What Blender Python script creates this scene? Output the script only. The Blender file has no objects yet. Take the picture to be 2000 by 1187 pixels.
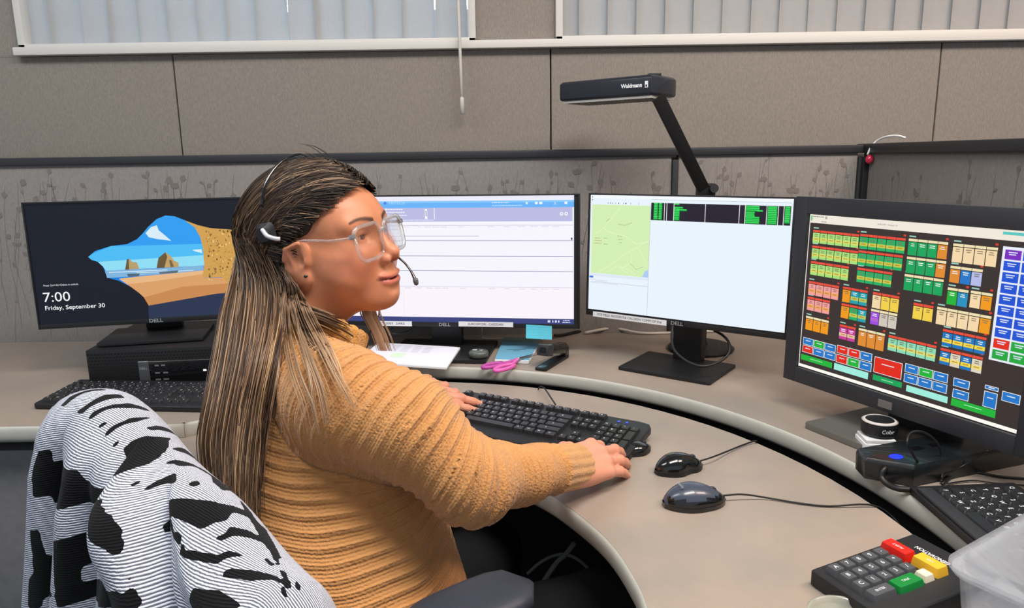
import bpy, bmesh, math, random
import numpy as np
from mathutils import Vector, Matrix
random.seed(7); rng = np.random.default_rng(7)
sc = bpy.context.scene
COL = sc.collection
R_ = math.radians

# ------------------------------------------------------------------ camera
FPX = 1420.0; PITCH = R_(11.5); ROLL = R_(0.9); HC = 1.27
_f = np.array([0, math.cos(PITCH), -math.sin(PITCH)]); _r = np.array([1., 0, 0]); _u = np.cross(_r, _f)
CR = math.cos(ROLL)*_r - math.sin(ROLL)*_u; CU = math.sin(ROLL)*_r + math.cos(ROLL)*_u; CF = _f
CAM = np.array([0, 0, HC])
cam_d = bpy.data.cameras.new('camera'); cam = bpy.data.objects.new('camera', cam_d); COL.objects.link(cam)
cam_d.sensor_width = 36; cam_d.lens = FPX*36/2000; cam_d.clip_start = .02
cam.matrix_world = Matrix(((CR[0], CU[0], -CF[0], 0), (CR[1], CU[1], -CF[1], 0), (CR[2], CU[2], -CF[2], HC), (0, 0, 0, 1)))
sc.camera = cam
# ------------------------------------------------------------------ colour management, world, lamps
sc.view_settings.view_transform = 'Standard'; sc.view_settings.look = 'None'
sc.view_settings.gamma = 1; sc.view_settings.exposure = 0.0
sc.view_settings.use_curve_mapping = False
w = bpy.data.worlds.new('room_ambient'); sc.world = w; w.use_nodes = True
w.node_tree.nodes['Background'].inputs[0].default_value = (.80, .88, 1.0, 1)
w.node_tree.nodes['Background'].inputs[1].default_value = .55

def area(name, loc, target, sx, sy, power, col):
    l = bpy.data.lights.new(name, 'AREA'); l.shape = 'RECTANGLE'; l.size = sx; l.size_y = sy
    l.energy = power; l.color = col
    o = bpy.data.objects.new(name, l); COL.objects.link(o); o.location = loc
    o.rotation_euler = (Vector(target)-Vector(loc)).to_track_quat('-Z', 'Y').to_euler()
    return o
area('ceiling_lamp_light', (.35, .62, 2.62), (.25, .95, .6), 1.2, .6, 66, (1, .95, .88))
area('ceiling_lamp_light', (-1.3, .9, 2.62), (-1.2, 1.2, .5), 1.2, .6, 30, (.93, .96, 1))
area('ceiling_lamp_light', (1.75, .9, 2.62), (1.6, 1.3, .5), 1.2, .6, 60, (1, .76, .62))
area('window_daylight', (-.7, 2.75, 2.2), (-.7, 1.2, 1.0), 1.6, .9, 40, (.72, .88, 1))

# ------------------------------------------------------------------ pixel helpers (2000 x 1187)
def ray(x, y): return CF + CR*((x-1000)/FPX) + CU*((593.5-y)/FPX)
def at_z(x, y, z): d = ray(x, y); return CAM + d*((z-HC)/d[2])
def at_y(x, y, Y): d = ray(x, y); return CAM + d*(Y/d[1])
def at_d(x, y, t): return CAM + ray(x, y)*t

# ------------------------------------------------------------------ materials
def lin(c):
    if isinstance(c, str):
        c = [int(c[i:i+2], 16)/255 for i in (0, 2, 4)]
    return tuple(v/12.92 if v <= .04045 else ((v+.055)/1.055)**2.4 for v in c)
MATS = {}
def mat(name, col, rough=.5, metal=0., spec=.5, noise=0., nscale=40., bump=0., bscale=200., col2=None, emit=None, trans=0., ior=1.45, coat=0., attr=None, alpha=1., sheen=0., sss=0., stretch=None):
    if name in MATS: return MATS[name]
    m = bpy.data.materials.new(name); m.use_nodes = True; nt = m.node_tree; b = nt.nodes['Principled BSDF']
    c = lin(col)
    I = b.inputs
    I['Base Color'].default_value = (*c, 1); I['Roughness'].default_value = rough; I['Metallic'].default_value = metal
    I['Specular IOR Level'].default_value = spec; I['IOR'].default_value = ior
    I['Transmission Weight'].default_value = trans; I['Coat Weight'].default_value = coat; I['Alpha'].default_value = alpha
    I['Sheen Weight'].default_value = sheen
    if sss: I['Subsurface Weight'].default_value = sss; I['Subsurface Radius'].default_value = (.012, .005, .003); I['Subsurface Scale'].default_value = .6
    if emit: I['Emission Color'].default_value = (*lin(col), 1); I['Emission Strength'].default_value = emit
    tc = nt.nodes.new('ShaderNodeTexCoord'); mp = nt.nodes.new('ShaderNodeMapping')
    nt.links.new(tc.outputs['Object'], mp.inputs[0])
    if stretch: mp.inputs['Scale'].default_value = stretch
    src = None
    if attr:
        a = nt.nodes.new('ShaderNodeAttribute'); a.attribute_name = attr; src = a.outputs['Color']
    if noise or col2:
        n = nt.nodes.new('ShaderNodeTexNoise'); n.inputs['Scale'].default_value = nscale; n.inputs['Detail'].default_value = 6; n.inputs['Roughness'].default_value = .6
        nt.links.new(mp.outputs[0], n.inputs['Vector'])
        rp = nt.nodes.new('ShaderNodeValToRGB'); rp.color_ramp.elements[0].position = .32; rp.color_ramp.elements[1].position = .68
        nt.links.new(n.outputs['Fac'], rp.inputs[0])
        mx = nt.nodes.new('ShaderNodeMix'); mx.data_type = 'RGBA'
        nt.links.new(rp.outputs[0], mx.inputs[0])
        if col2:
            mx.inputs[6].default_value = (*c, 1); mx.inputs[7].default_value = (*lin(col2), 1)
        else:
            mx.blend_type = 'MIX'
            if src:
                m1 = nt.nodes.new('ShaderNodeMix'); m1.data_type = 'RGBA'; m1.blend_type = 'MULTIPLY'; m1.inputs[0].default_value = 1
                nt.links.new(src, m1.inputs[6]); m1.inputs[7].default_value = (1-noise, 1-noise, 1-noise, 1)
                nt.links.new(m1.outputs[2], mx.inputs[6]); nt.links.new(src, mx.inputs[7])
            else:
                mx.inputs[6].default_value = (*[v*(1-noise) for v in c], 1); mx.inputs[7].default_value = (*[min(1, v*(1+noise)) for v in c], 1)
        src = mx.outputs[2]
    if src: nt.links.new(src, I['Base Color'])
    if bump:
        n2 = nt.nodes.new('ShaderNodeTexNoise'); n2.inputs['Scale'].default_value = bscale; n2.inputs['Detail'].default_value = 4
        nt.links.new(mp.outputs[0], n2.inputs['Vector'])
        bp = nt.nodes.new('ShaderNodeBump'); bp.inputs['Strength'].default_value = bump; bp.inputs['Distance'].default_value = .002
        nt.links.new(n2.outputs['Fac'], bp.inputs['Height']); nt.links.new(bp.outputs[0], I['Normal'])
    MATS[name] = m; return m
def glow(name, col, s=1.0):
    if name in MATS: return MATS[name]
    m = bpy.data.materials.new(name); m.use_nodes = True; b = m.node_tree.nodes['Principled BSDF']
    b.inputs['Base Color'].default_value = (.004, .004, .004, 1); b.inputs['Roughness'].default_value = .45; b.inputs['Specular IOR Level'].default_value = .18
    b.inputs['Emission Color'].default_value = (*lin(col), 1); b.inputs['Emission Strength'].default_value = s
    MATS[name] = m; return m

# ------------------------------------------------------------------ object helpers
def tag(o, label=None, cat=None, group=None, kind=None):
    if label: o['label'] = label
    if cat: o['category'] = cat
    if group: o['group'] = group
    if kind: o['kind'] = kind
    return o
def empty(name, loc, rz=0., label=None, cat=None, group=None, mtx=None):
    o = bpy.data.objects.new(name, None); COL.objects.link(o); o.empty_display_size = .05
    if mtx is not None: o.matrix_world = mtx
    else: o.location = loc; o.rotation_euler = (0, 0, rz)
    return tag(o, label, cat, group)
def link(name, me, mats, parent=None, smooth=False, loc=None, rz=None):
    o = bpy.data.objects.new(name, me); COL.objects.link(o)
    if mats is not None:
        for m in (mats if isinstance(mats, (list, tuple)) else [mats]): me.materials.append(m)
    if parent: o.parent = parent
    if smooth: me.shade_smooth()
    if loc is not None: o.location = loc
    if rz is not None: o.rotation_euler = (0, 0, rz)
    return o
class MB:
    def __init__(s): s.v = []; s.f = []; s.m = []
    def add(s, vs, fs, mi=0, M=None):
        n = len(s.v)
        for p in vs:
            if M is not None: p = M @ Vector(p)
            s.v.append(tuple(p))
        for f in fs: s.f.append(tuple(i+n for i in f)); s.m.append(mi)
    def box(s, c, d, mi=0, M=None):
        x, y, z = c; a, b, h = d[0]/2, d[1]/2, d[2]/2
        vs = [(x+i*a, y+j*b, z+k*h) for i in (-1, 1) for j in (-1, 1) for k in (-1, 1)]
        s.add(vs, [(0, 1, 3, 2), (4, 6, 7, 5), (0, 4, 5, 1), (2, 3, 7, 6), (0, 2, 6, 4), (1, 5, 7, 3)], mi, M)
    def prism(s, pts, z0, z1, mi=0, M=None):
        n = len(pts)
        vs = [(p[0], p[1], z0) for p in pts]+[(p[0], p[1], z1) for p in pts]
        fs = [tuple(range(n-1, -1, -1)), tuple(range(n, 2*n))]+[(i, (i+1) % n, n+(i+1) % n, n+i) for i in range(n)]
        s.add(vs, fs, mi, M)
    def loft(s, rings, mi=0, M=None, cap=True, closed=True):
        n = len(rings[0]); vs = [p for r in rings for p in r]; fs = []
        for k in range(len(rings)-1):
            for i in range(n if closed else n-1):
                j = (i+1) % n; fs.append((k*n+i, k*n+j, (k+1)*n+j, (k+1)*n+i))
        if cap and closed: fs.append(tuple(range(n-1, -1, -1))); fs.append(tuple((len(rings)-1)*n+i for i in range(n)))
        s.add(vs, fs, mi, M)
    def lathe(s, prof, n=32, mi=0, M=None, cap=True):
        rings = [[(r*math.cos(2*math.pi*i/n), r*math.sin(2*math.pi*i/n), z) for i in range(n)] for r, z in prof]
        s.loft(rings, mi, M, cap=cap)
    def tube(s, pts, r, n=8, mi=0, M=None, sm=4):
        P = smooth_path(pts, sm) if sm > 1 else [np.array(p, float) for p in pts]
        P = np.array(P); rad = r if callable(r) else (lambda t: r)
        T = np.gradient(P, axis=0); T /= np.linalg.norm(T, axis=1)[:, None]+1e-12
        a = np.array([0, 0, 1.]) if abs(T[0][2]) < .9 else np.array([1., 0, 0]); rings = []
        u = np.cross(T[0], a); u /= np.linalg.norm(u)
        for k in range(len(P)):
            u = u - T[k]*(u@T[k]); u /= np.linalg.norm(u)+1e-12; v = np.cross(T[k], u); rr = rad(k/(len(P)-1))
            rings.append([tuple(P[k]+rr*(u*math.cos(t)+v*math.sin(t))) for t in np.linspace(0, 2*math.pi, n, endpoint=False)])
        s.loft(rings, mi, M)
    def mesh(s, name='m'):
        me = bpy.data.meshes.new(name); me.from_pydata(s.v, [], s.f); me.update()
        if any(s.m): me.polygons.foreach_set('material_index', s.m)
        return me
    def build(s, name, mats, parent=None, smooth=False, bevel=0., seg=2, loc=None, rz=None, fix=True):
        me = s.mesh(name)
        if fix:
            bm = bmesh.new(); bm.from_mesh(me); bmesh.ops.recalc_face_normals(bm, faces=bm.faces)
            if bevel:
                es = [e for e in bm.edges if len(e.link_faces) == 2 and e.calc_face_angle(0) > .6]
                bmesh.ops.bevel(bm, geom=es, offset=bevel, segments=seg, profile=.6, affect='EDGES', clamp_overlap=True)
            bm.to_mesh(me); bm.free()
        o = link(name, me, mats, parent, smooth, loc, rz)
        if bevel and not smooth: auto_smooth(me)
        return o
def auto_smooth(me, ang=.6):
    me.shade_smooth(); me.set_sharp_from_angle(angle=ang)
def smooth_path(pts, k=4):
    P = [np.array(p, float) for p in pts]
    if len(P) < 3: return P
    Q = [2*P[0]-P[1]]+P+[2*P[-1]-P[-2]]; out = []
    for i in range(1, len(Q)-2):
        for j in range(k):
            t = j/k; a, b, c, d = Q[i-1], Q[i], Q[i+1], Q[i+2]
            out.append(.5*((2*b)+(c-a)*t+(2*a-5*b+4*c-d)*t*t+(-a+3*b-3*c+d)*t**3))
    out.append(P[-1]); return out
def rrect(w, h, r, n=5, cx=0, cy=0):
    out = []
    for sx, sy, a0 in ((1, 1, 0), (-1, 1, 90), (-1, -1, 180), (1, -1, 270)):
        for i in range(n+1):
            a = R_(a0+90*i/n); out.append((cx+sx*(w/2-r)+r*math.cos(a), cy+sy*(h/2-r)+r*math.sin(a)))
    return out
_txt = {}
def text_geo(s, size=1.0, bold=0.0):
    k = (s, bold)
    if k not in _txt:
        cu = bpy.data.curves.new('txt', 'FONT'); cu.body = s; cu.size = 1; cu.align_x = 'CENTER'; cu.align_y = 'CENTER'; cu.resolution_u = 3; cu.offset = bold
        o = bpy.data.objects.new('txt', cu); COL.objects.link(o); bpy.context.view_layer.update()
        me = bpy.data.meshes.new_from_object(o.evaluated_get(bpy.context.evaluated_depsgraph_get()))
        _txt[k] = ([tuple(v.co) for v in me.vertices], [tuple(p.vertices) for p in me.polygons])
        bpy.data.objects.remove(o); bpy.data.curves.remove(cu); bpy.data.meshes.remove(me)
    vs, fs = _txt[k]; return [(x*size, y*size, 0) for x, y, z in vs], fs
def mtx(o, x, y, z=None):
    x = Vector(x).normalized(); y = Vector(y).normalized(); z = x.cross(y).normalized()
    M = Matrix.Identity(4)
    for i in range(3): M[i][0] = x[i]; M[i][1] = y[i]; M[i][2] = z[i]; M[i][3] = o[i]
    return M

# ------------------------------------------------------------------ common materials
BLK = mat('black_plastic', '1a1b1e', .42, noise=.15, nscale=300, bump=.15, bscale=1500)
BLKG = mat('glossy_black_plastic', '101113', .12, spec=.6, coat=.5)
DKG = mat('dark_grey_plastic', '2c2e33', .45, noise=.1, nscale=300)
GRYP = mat('grey_plastic', '55585e', .45)
WHT = mat('white_plastic', 'dedfe0', .5, noise=.05)
CHR = mat('brushed_steel', 'b8babd', .28, metal=1)
CORD = mat('black_cable_rubber', '141416', .45)
LAB = mat('white_label_paper', 'e4e6ea', .7)
INK = mat('printed_ink', '2a2a2e', .7)
LOGO = mat('silver_lettering', 'aeb2b8', .35, metal=.6)
# ================================================================== SETTING
YW = 2.17; YP = 2.10; ZU = .75; ZL = .72; ZCAP = 1.286
def fabric(name, c, c2, sc_=260):
    m = mat(name, c, .95, col2=c2, nscale=sc_, bump=.5, bscale=900, spec=.1, stretch=(1, 1, .35)); return m
FAB = fabric('tan_grey_wall_fabric', '8f8880', '7f7973')
FAB2 = fabric('grey_partition_fabric', '8e8a87', '827f7d')
FAB3 = fabric('shaded_partition_fabric', '88837f', '7b7774')  # darker copy of the partition fabric, shade put into the colour
CAPM = mat('charcoal_partition_trim', '35363a', .4, metal=.3)
FRM = mat('off_white_window_frame', 'c9c7c2', .5)
def struct(o): o['kind'] = 'structure'; return o
def sbox(name, x0, x1, y0, y1, z0, z1, m, bevel=0.):
    b = MB(); b.box(((x0+x1)/2, (y0+y1)/2, (z0+z1)/2), (x1-x0, y1-y0, z1-z0)); return b.build(name, m, bevel=bevel)
flo = mat('dark_carpet', '22242c', .95, noise=.4, nscale=120, bump=.6, bscale=500, spec=.1)
struct(sbox('floor', -3.2, 3.2, -1.6, 2.4, -.05, 0, flo))
ceil = mat('ceiling_tile', 'd8d6d0', .9, noise=.06, nscale=200)
struct(sbox('ceiling', -3.2, 3.2, -1.6, 2.4, 2.66, 2.72, ceil))
# upper wall: fabric covered boards with narrow reveals, two window openings
wb = MB()
seams = [-2.05, -.955, .121, 1.235, 2.3, 3.2]; xs0 = -3.2
W1 = (-1.378, -.090); W2 = (.135, 2.35); ZW = 1.567
for x1 in seams:
    wb.box(((xs0+x1)/2, YW+.02, ZW/2), (x1-xs0-.004, .04, ZW)); xs0 = x1
wb.box((0, YW+.055, ZW/2), (6.4, .03, ZW), 1)
for a, b in ((-3.2, W1[0]), (W1[1], W2[0]), (W2[1], 3.2)):
    wb.box(((a+b)/2, YW+.035, (ZW+2.66)/2), (b-a, .07, 2.66-ZW))
wb.box((0, YW+.035, 2.56), (6.4, .068, .20))
struct(wb.build('wall_back', [FAB, mat('dark_reveal', '1c1b1a', .9)], bevel=.0012, seg=1))
# continuous sill strip
st = MB(); st.box(((W1[0]+W2[1])/2, YW-.004, ZW+.012), (W2[1]-W1[0]+.02, .05, .022)); struct(st.build('trim_1', FRM, bevel=.003))
glass = mat('window_glass', 'e8f2f4', .03, trans=1, ior=1.05, alpha=.35)
vane = mat('vertical_blind_vane', 'b4b2af', .8, noise=.03, bump=.1, bscale=300)
nt = vane.node_tree; b_ = nt.nodes['Principled BSDF']; tr = nt.nodes.new('ShaderNodeBsdfTranslucent'); tr.inputs[0].default_value = (.55, .60, .66, 1)
ms = nt.nodes.new('ShaderNodeMixShader'); ms.inputs[0].default_value = .35
nt.links.new(b_.outputs[0], ms.inputs[1]); nt.links.new(tr.outputs[0], ms.inputs[2]); nt.links.new(ms.outputs[0], nt.nodes['Material Output'].inputs[0])
def window(n, x0, x1):
    fr = MB(); z0, z1 = ZW+.02, 2.46; t = .02
    for a, b, c, d in ((x0, x0+t, z0, z1), (x1-t, x1, z0, z1), (x0, x1, z1-t, z1), (x0, x1, z0, z0+.012)):
        fr.box(((a+b)/2, YW+.02, (c+d)/2), (b-a, .075, d-c))
    root = struct(fr.build('window_%d' % n, FRM, bevel=.002))
    g = MB(); g.box(((x0+x1)/2, YW+.062, (z0+z1)/2), (x1-x0-.03, .005, z1-z0-.02)); g.build('glass_pane', glass, root)
    return root
window(1, *W1); window(2, *W2)
def blind(x0, x1, step, rot, label, wand_x=None, group=None, gaps=()):
    r = empty('vertical_blind', ((x0+x1)/2, YW+.02, 2.40), label=label, cat='window blind')
    v = MB(); cx = (x0+x1)/2; n = int((x1-x0)/step)
    for i in range(n+1):
        x = x0+.02+i*step+(.010 if i in gaps else 0)
        a = rot+rng.uniform(-3, 3)
        M = Matrix.Translation((x-cx, 0, 0)) @ Matrix.Rotation(R_(a), 4, 'Z')
        rings = []
        for z in (-.80, 0.0):
            rings.append([(s*.0445, .004*(1-(s*s)), z) for s in np.linspace(-1, 1, 9)]+[(s*.0445, .004*(1-(s*s))+.0008, z) for s in np.linspace(1, -1, 9)])
        v.loft(rings, M=M)
    v.build('vanes', vane, r, fix=True)
    h = MB(); h.box((0, 0, .02), (x1-x0-.01, .035, .03)); h.build('head_rail', FRM, r, bevel=.003)
    if wand_x is not None:
        q = MB(); q.tube([(wand_x-cx, -.06, .0), (wand_x-cx-.004, -.065, -.5), (wand_x-cx+.0, -.066, -1.0)], .0045, 8); q.lathe([(.0, -1.012), (.0065, -1.01), (.0065, -.97), (.0045, -.965)], 10, M=Matrix.Translation((wand_x-cx, -.066, 0)))
        q.build('wand', mat('pale_wand', 'bdbab4', .35), r, smooth=True)
    return r
blind(W1[0]+.02, W1[1]-.02, .0835, 9, 'closed grey vertical blinds filling the left window, long wand hanging below', -.132, gaps=(0, 2, 9, 14))
blind(W2[0]+.01, W2[1]-.02, .0815, 7, 'pale closed vertical blinds in the window on the right')
# partitions along the back wall
VINE = mat('printed_vine_pattern', '787471', .95, spec=.1)
VINE3 = mat('shaded_vine_pattern', '716d69', .95, spec=.1)  # vine print darkened to go with the shaded return panel
def vines(w_, h_, n, faint=1.0, seed=1):
    rr = random.Random(seed); m = MB()
    for i in range(n):
        x = -w_/2+w_*(i+rr.random())/n; z = -h_/2; pts = []; ph = rr.random()*6; lean = rr.uniform(-.03, .07); am = rr.uniform(.004, .014)
        zs = rr.uniform(-h_/2, 0); ze = rr.uniform(.1, h_/2)
        for t in np.linspace(0, 1, 12): pts.append((x+am*math.sin(ph+5*t)+lean*t, zs+(ze-zs)*t))
        for a, b in zip(pts[:-1], pts[1:]):
            m.add([(a[0]-.0006, 0, a[1]), (a[0]+.0006, 0, a[1]), (b[0]+.0006, 0, b[1]), (b[0]-.0006, 0, b[1])], [(0, 1, 2, 3)])
        for k in range(rr.randint(2, 4)):
            t = rr.choice(pts[2:]); a = rr.uniform(-1.2, 1.2)+math.pi/2; L = rr.uniform(.012, .024); wd = L*rr.uniform(.25, .42)
            ca, sa = math.cos(a), math.sin(a); yo = -rr.random()*.0006-.0001
            sh = [(0, 0), (.3, .8), (.6, 1), (1, .1), (.6, -1), (.3, -.8)]
            m.add([(t[0]+L*u*ca-wd*v*sa, yo, t[1]+L*u*sa+wd*v*ca) for u, v in sh], [(0, 1, 2, 3, 4, 5)])
    return m
PX = [-2.35, -.63, .47, .998]
for i, (a, b) in enumerate(zip(PX[:-1], PX[1:])):
    lbl = ['long grey fabric partition panel at left behind the beach scene monitor', 'grey vine patterned partition panel behind the seated woman and middle monitor', 'short vine patterned partition panel behind the desk lamp arm'][i]
    r = empty('partition_panel', ((a+b)/2, YP+.02, 0), label=lbl, cat='partition')
    p = MB(); p.box((0, 0, .643), (b-a-.018, .036, 1.25)); p.build('fabric_face', FAB2, r, bevel=.006)
    vm = vines(b-a-.05, .50, int((b-a)*85), seed=i+3)
    if True:
        vo = vm.build('vine_print', VINE, r, fix=False); vo.location = (0, -.0185, 1.00)
    c = MB(); c.box((0, 0, ZCAP-.011), (b-a+.002, .058, .022)); c.build('top_cap', CAPM, r, bevel=.004)
    if i < 2 or True:
        c = MB(); c.box(((b-a)/2, -.002, .63), (.018, .046, 1.245)); c.build('post', CAPM, r, bevel=.003)
# return partition on the right
r = empty('partition_panel', (1.03, 1.35, 0), label='grey return partition, toned darker for shade, at the right end of the desk', cat='partition')
p = MB(); p.box((0, .02, .643), (.036, 1.50, 1.25)); p.build('fabric_face', FAB3, r, bevel=.006)
vo = vines(1.35, .5, 60, seed=9).build('vine_print', VINE3, r, fix=False); vo.rotation_euler = (0, 0, R_(-90)); vo.location = (-.0185, 0, 1.0)
c = MB(); c.box((0, .02, ZCAP-.010), (.062, 1.54, .026)); c.build('top_cap', CAPM, r, bevel=.004)
c = MB(); c.box((-.008, .742, .63), (.052, .022, 1.245)); c.build('post', mat('black_post', '17181b', .4), r, bevel=.003)
# ceiling light panels (real lamps overhead)
for i, (x, y) in enumerate(((.35, .62), (-1.3, .9), (1.75, .9))):
    r = empty('ceiling_light', (x, y, 2.645), label=['ceiling light panel above the curved desk', 'ceiling light panel above the left desk', 'warm ceiling light panel at right'][i], cat='ceiling light')
    c = MB(); c.box((0, 0, 0), (1.24, .64, .02)); c.build('frame', WHT, r, bevel=.003)
    c = MB(); c.box((0, 0, -.012), (1.16, .56, .006)); c.build('diffuser', glow('lamp_diffuser', 'fff4e4', 1.5), r)
# ================================================================== DESKS
def lam(name, a, b):
    m = mat(name, a, .38, col2=b, nscale=5, spec=.4, bump=.03, bscale=600); return m
LAM = lam('mottled_taupe_laminate', '8d857d', 'a09084')
EDGE = mat('pale_grey_edge_band', 'b4b5ad', .42, noise=.04)
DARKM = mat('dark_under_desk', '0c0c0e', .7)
def edge_strip(pts, z0, z1, bul=.004):
    m = MB(); P = np.array(pts); T = np.gradient(P, axis=0); T /= np.linalg.norm(T, axis=1)[:, None]; N = np.c_[T[:, 1], -T[:, 0]]
    rings = []
    for i in range(len(P)):
        ring = []
        for t in np.linspace(0, 1, 7):
            o = bul*math.sin(math.pi*t)**.5; ring.append((P[i][0]+N[i][0]*o, P[i][1]+N[i][1]*o, z0+(z1-z0)*t))
        ring += [(P[i][0]-N[i][0]*.012, P[i][1]-N[i][1]*.012, z1), (P[i][0]-N[i][0]*.012, P[i][1]-N[i][1]*.012, z0)]
        rings.append(ring)
    m.loft(rings); return m
# upper fixed worktop: arc centre and radius measured from the photograph
CX, CY, RU, RL = -.271, .892, .890, .853
arcU = [(CX+RU*math.cos(a), CY+RU*math.sin(a)) for a in np.radians(np.linspace(112, 0, 60))]
front = [(-2.3, 1.395), (-1.5, 1.395), (-.75, 1.395), (-.675, 1.40), (-.645, 1.42), (-.635, 1.46), (-.625, 1.56), (-.610, 1.66)]+arcU[1:]+[(.622, .80), (.624, .55), (.624, .35)]
front = [tuple(p) for p in smooth_path([(x, y, 0) for x, y in front], 2)]; front = [(p[0], p[1]) for p in front]
r = empty('upper_desk', (0, 1.7, 0), label='upper taupe laminate corner worktop with thick pale edge, carrying the monitors', cat='desk')
up = MB(); up.prism([(x, y-1.7) for x, y in front]+[(1.005, .35-1.7), (1.005, YP-1.7), (-2.3, YP-1.7)], ZU-.033, ZU)
up.build('worktop', LAM, r, fix=True)
e = edge_strip([(x, y-1.7) for x, y in front], ZU-.034, ZU-.0005); e.build('edge_band', EDGE, r, smooth=True)
# supports below
sp = MB(); sp.box((-1.55, .04, .34), (1.3, .60, .68)); o = sp.build('pedestal', mat('dark_grey_pedestal', '77777a', .5, noise=.1), r, bevel=.004)
sp = MB(); sp.box((.81, -.65, .34), (.30, .9, .68)); sp.build('pedestal', mat('dark_grey_pedestal', '4a4a4c', .5), r, bevel=.004)
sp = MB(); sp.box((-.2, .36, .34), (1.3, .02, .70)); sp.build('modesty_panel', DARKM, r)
# near-black sheet standing in for the shade in the gap between the two tops
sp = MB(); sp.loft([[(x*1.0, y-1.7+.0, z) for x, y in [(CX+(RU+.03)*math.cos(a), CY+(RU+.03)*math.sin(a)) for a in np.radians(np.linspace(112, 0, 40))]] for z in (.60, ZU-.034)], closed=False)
sp.build('gap_shade', DARKM, r, fix=False)
# lower sit-stand top
arcL = [(CX+RL*math.cos(a), CY+RL*math.sin(a)) for a in np.radians(np.linspace(118, 0, 60))]
rear = arcL+[(.580, .80), (.582, .5), (.582, .35)]
fr2 = [(.165, .35), (.166, .6), (.1655, .74), (.162, .806), (.159, .855), (.143, .94), (.116, 1.013), (.066, 1.104), (.01, 1.17), (-.07, 1.225), (-.17, 1.25), (-.30, 1.24), (-.42, 1.19), (-.52, 1.12), (-.60, 1.10), (-.66, 1.18)]
fr2 = [(p[0], p[1]) for p in smooth_path([(x, y, 0) for x, y in fr2], 4)]
r = empty('lower_desk', (0, 1.3, 0), label='lower curved taupe desk surface in front, holding the keyboard, two mice and keypad', cat='desk')
lo = MB(); lo.prism([(x, y-1.3) for x, y in fr2]+[(-.685, 1.33-1.3)]+[(x, y-1.3) for x, y in rear], ZL-.030, ZL)
lo.build('worktop', LAM, r)
e = edge_strip([(x, y-1.3) for x, y in fr2[::-1]], ZL-.034, ZL-.0004, .006); e.build('edge_band', EDGE, r, smooth=True)
e = MB(); e.tube([(x, y-1.3, ZL-.002) for x, y in rear[2:-1:2]], .0022, 6, sm=1); e.build('rear_lip', EDGE, r, smooth=True)
e = MB()
for x, y in ((.37, .62), (-.60, 1.28), (.30, 1.30)): e = MB(); e.box((x, y-1.3, .345), (.06, .06, .68)); e.build('lift_column', BLK, r, bevel=.003)
# ================================================================== SCREENS AND MONITORS
class Canvas:
    # flat artwork of a lit display, in millimetres from the top left of the screen face
    def __init__(s): s.mb = MB(); s.mats = []; s.idx = {}
    def mi(s, col, st=1.0, glowing=True):
        k = (col, st, glowing)
        if k not in s.idx:
            s.idx[k] = len(s.mats); s.mats.append(glow('screen_light_%s_%d' % (col, st*100), col, st) if glowing else mat('ink_'+col, col, .6))
        return s.idx[k]
    def poly(s, pts, col, layer=0, st=1.0):
        s.mb.add([(x/1000, -layer*.00012, -y/1000) for x, y in pts], [tuple(range(len(pts)))], s.mi(col, st))
    def rect(s, x0, y0, x1, y1, col, layer=0, st=1.0): s.poly([(x0, y0), (x0, y1), (x1, y1), (x1, y0)], col, layer, st)
    def line(s, pts, w, col, layer=1, st=1.0):
        for (a, b), (c, d) in zip(pts[:-1], pts[1:]):
            L = math.hypot(c-a, d-b)+1e-9; nx, ny = -(d-b)/L*w/2, (c-a)/L*w/2
            s.poly([(a+nx, b+ny), (c+nx, d+ny), (c-nx, d-ny), (a-nx, b-ny)], col, layer, st)
    def text(s, t, x, y, size, col, layer=3, st=1.0, align=0, bold=0., wid=None):
        vs, fs = text_geo(t, size, bold)
        if not vs: return
        xs = [v[0] for v in vs]; W_ = max(xs)-min(xs); k = (wid/W_) if wid else 1
        off = -min(xs)*k if align == 0 else 0
        s.mb.add([((x+off+v[0]*k)/1000, -layer*.00012, -(y-v[1])/1000) for v in vs], fs, s.mi(col, st))
    def build(s, name, parent, loc):
        o = s.mb.build(name, s.mats, parent, fix=False); o.location = loc; return o

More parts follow.
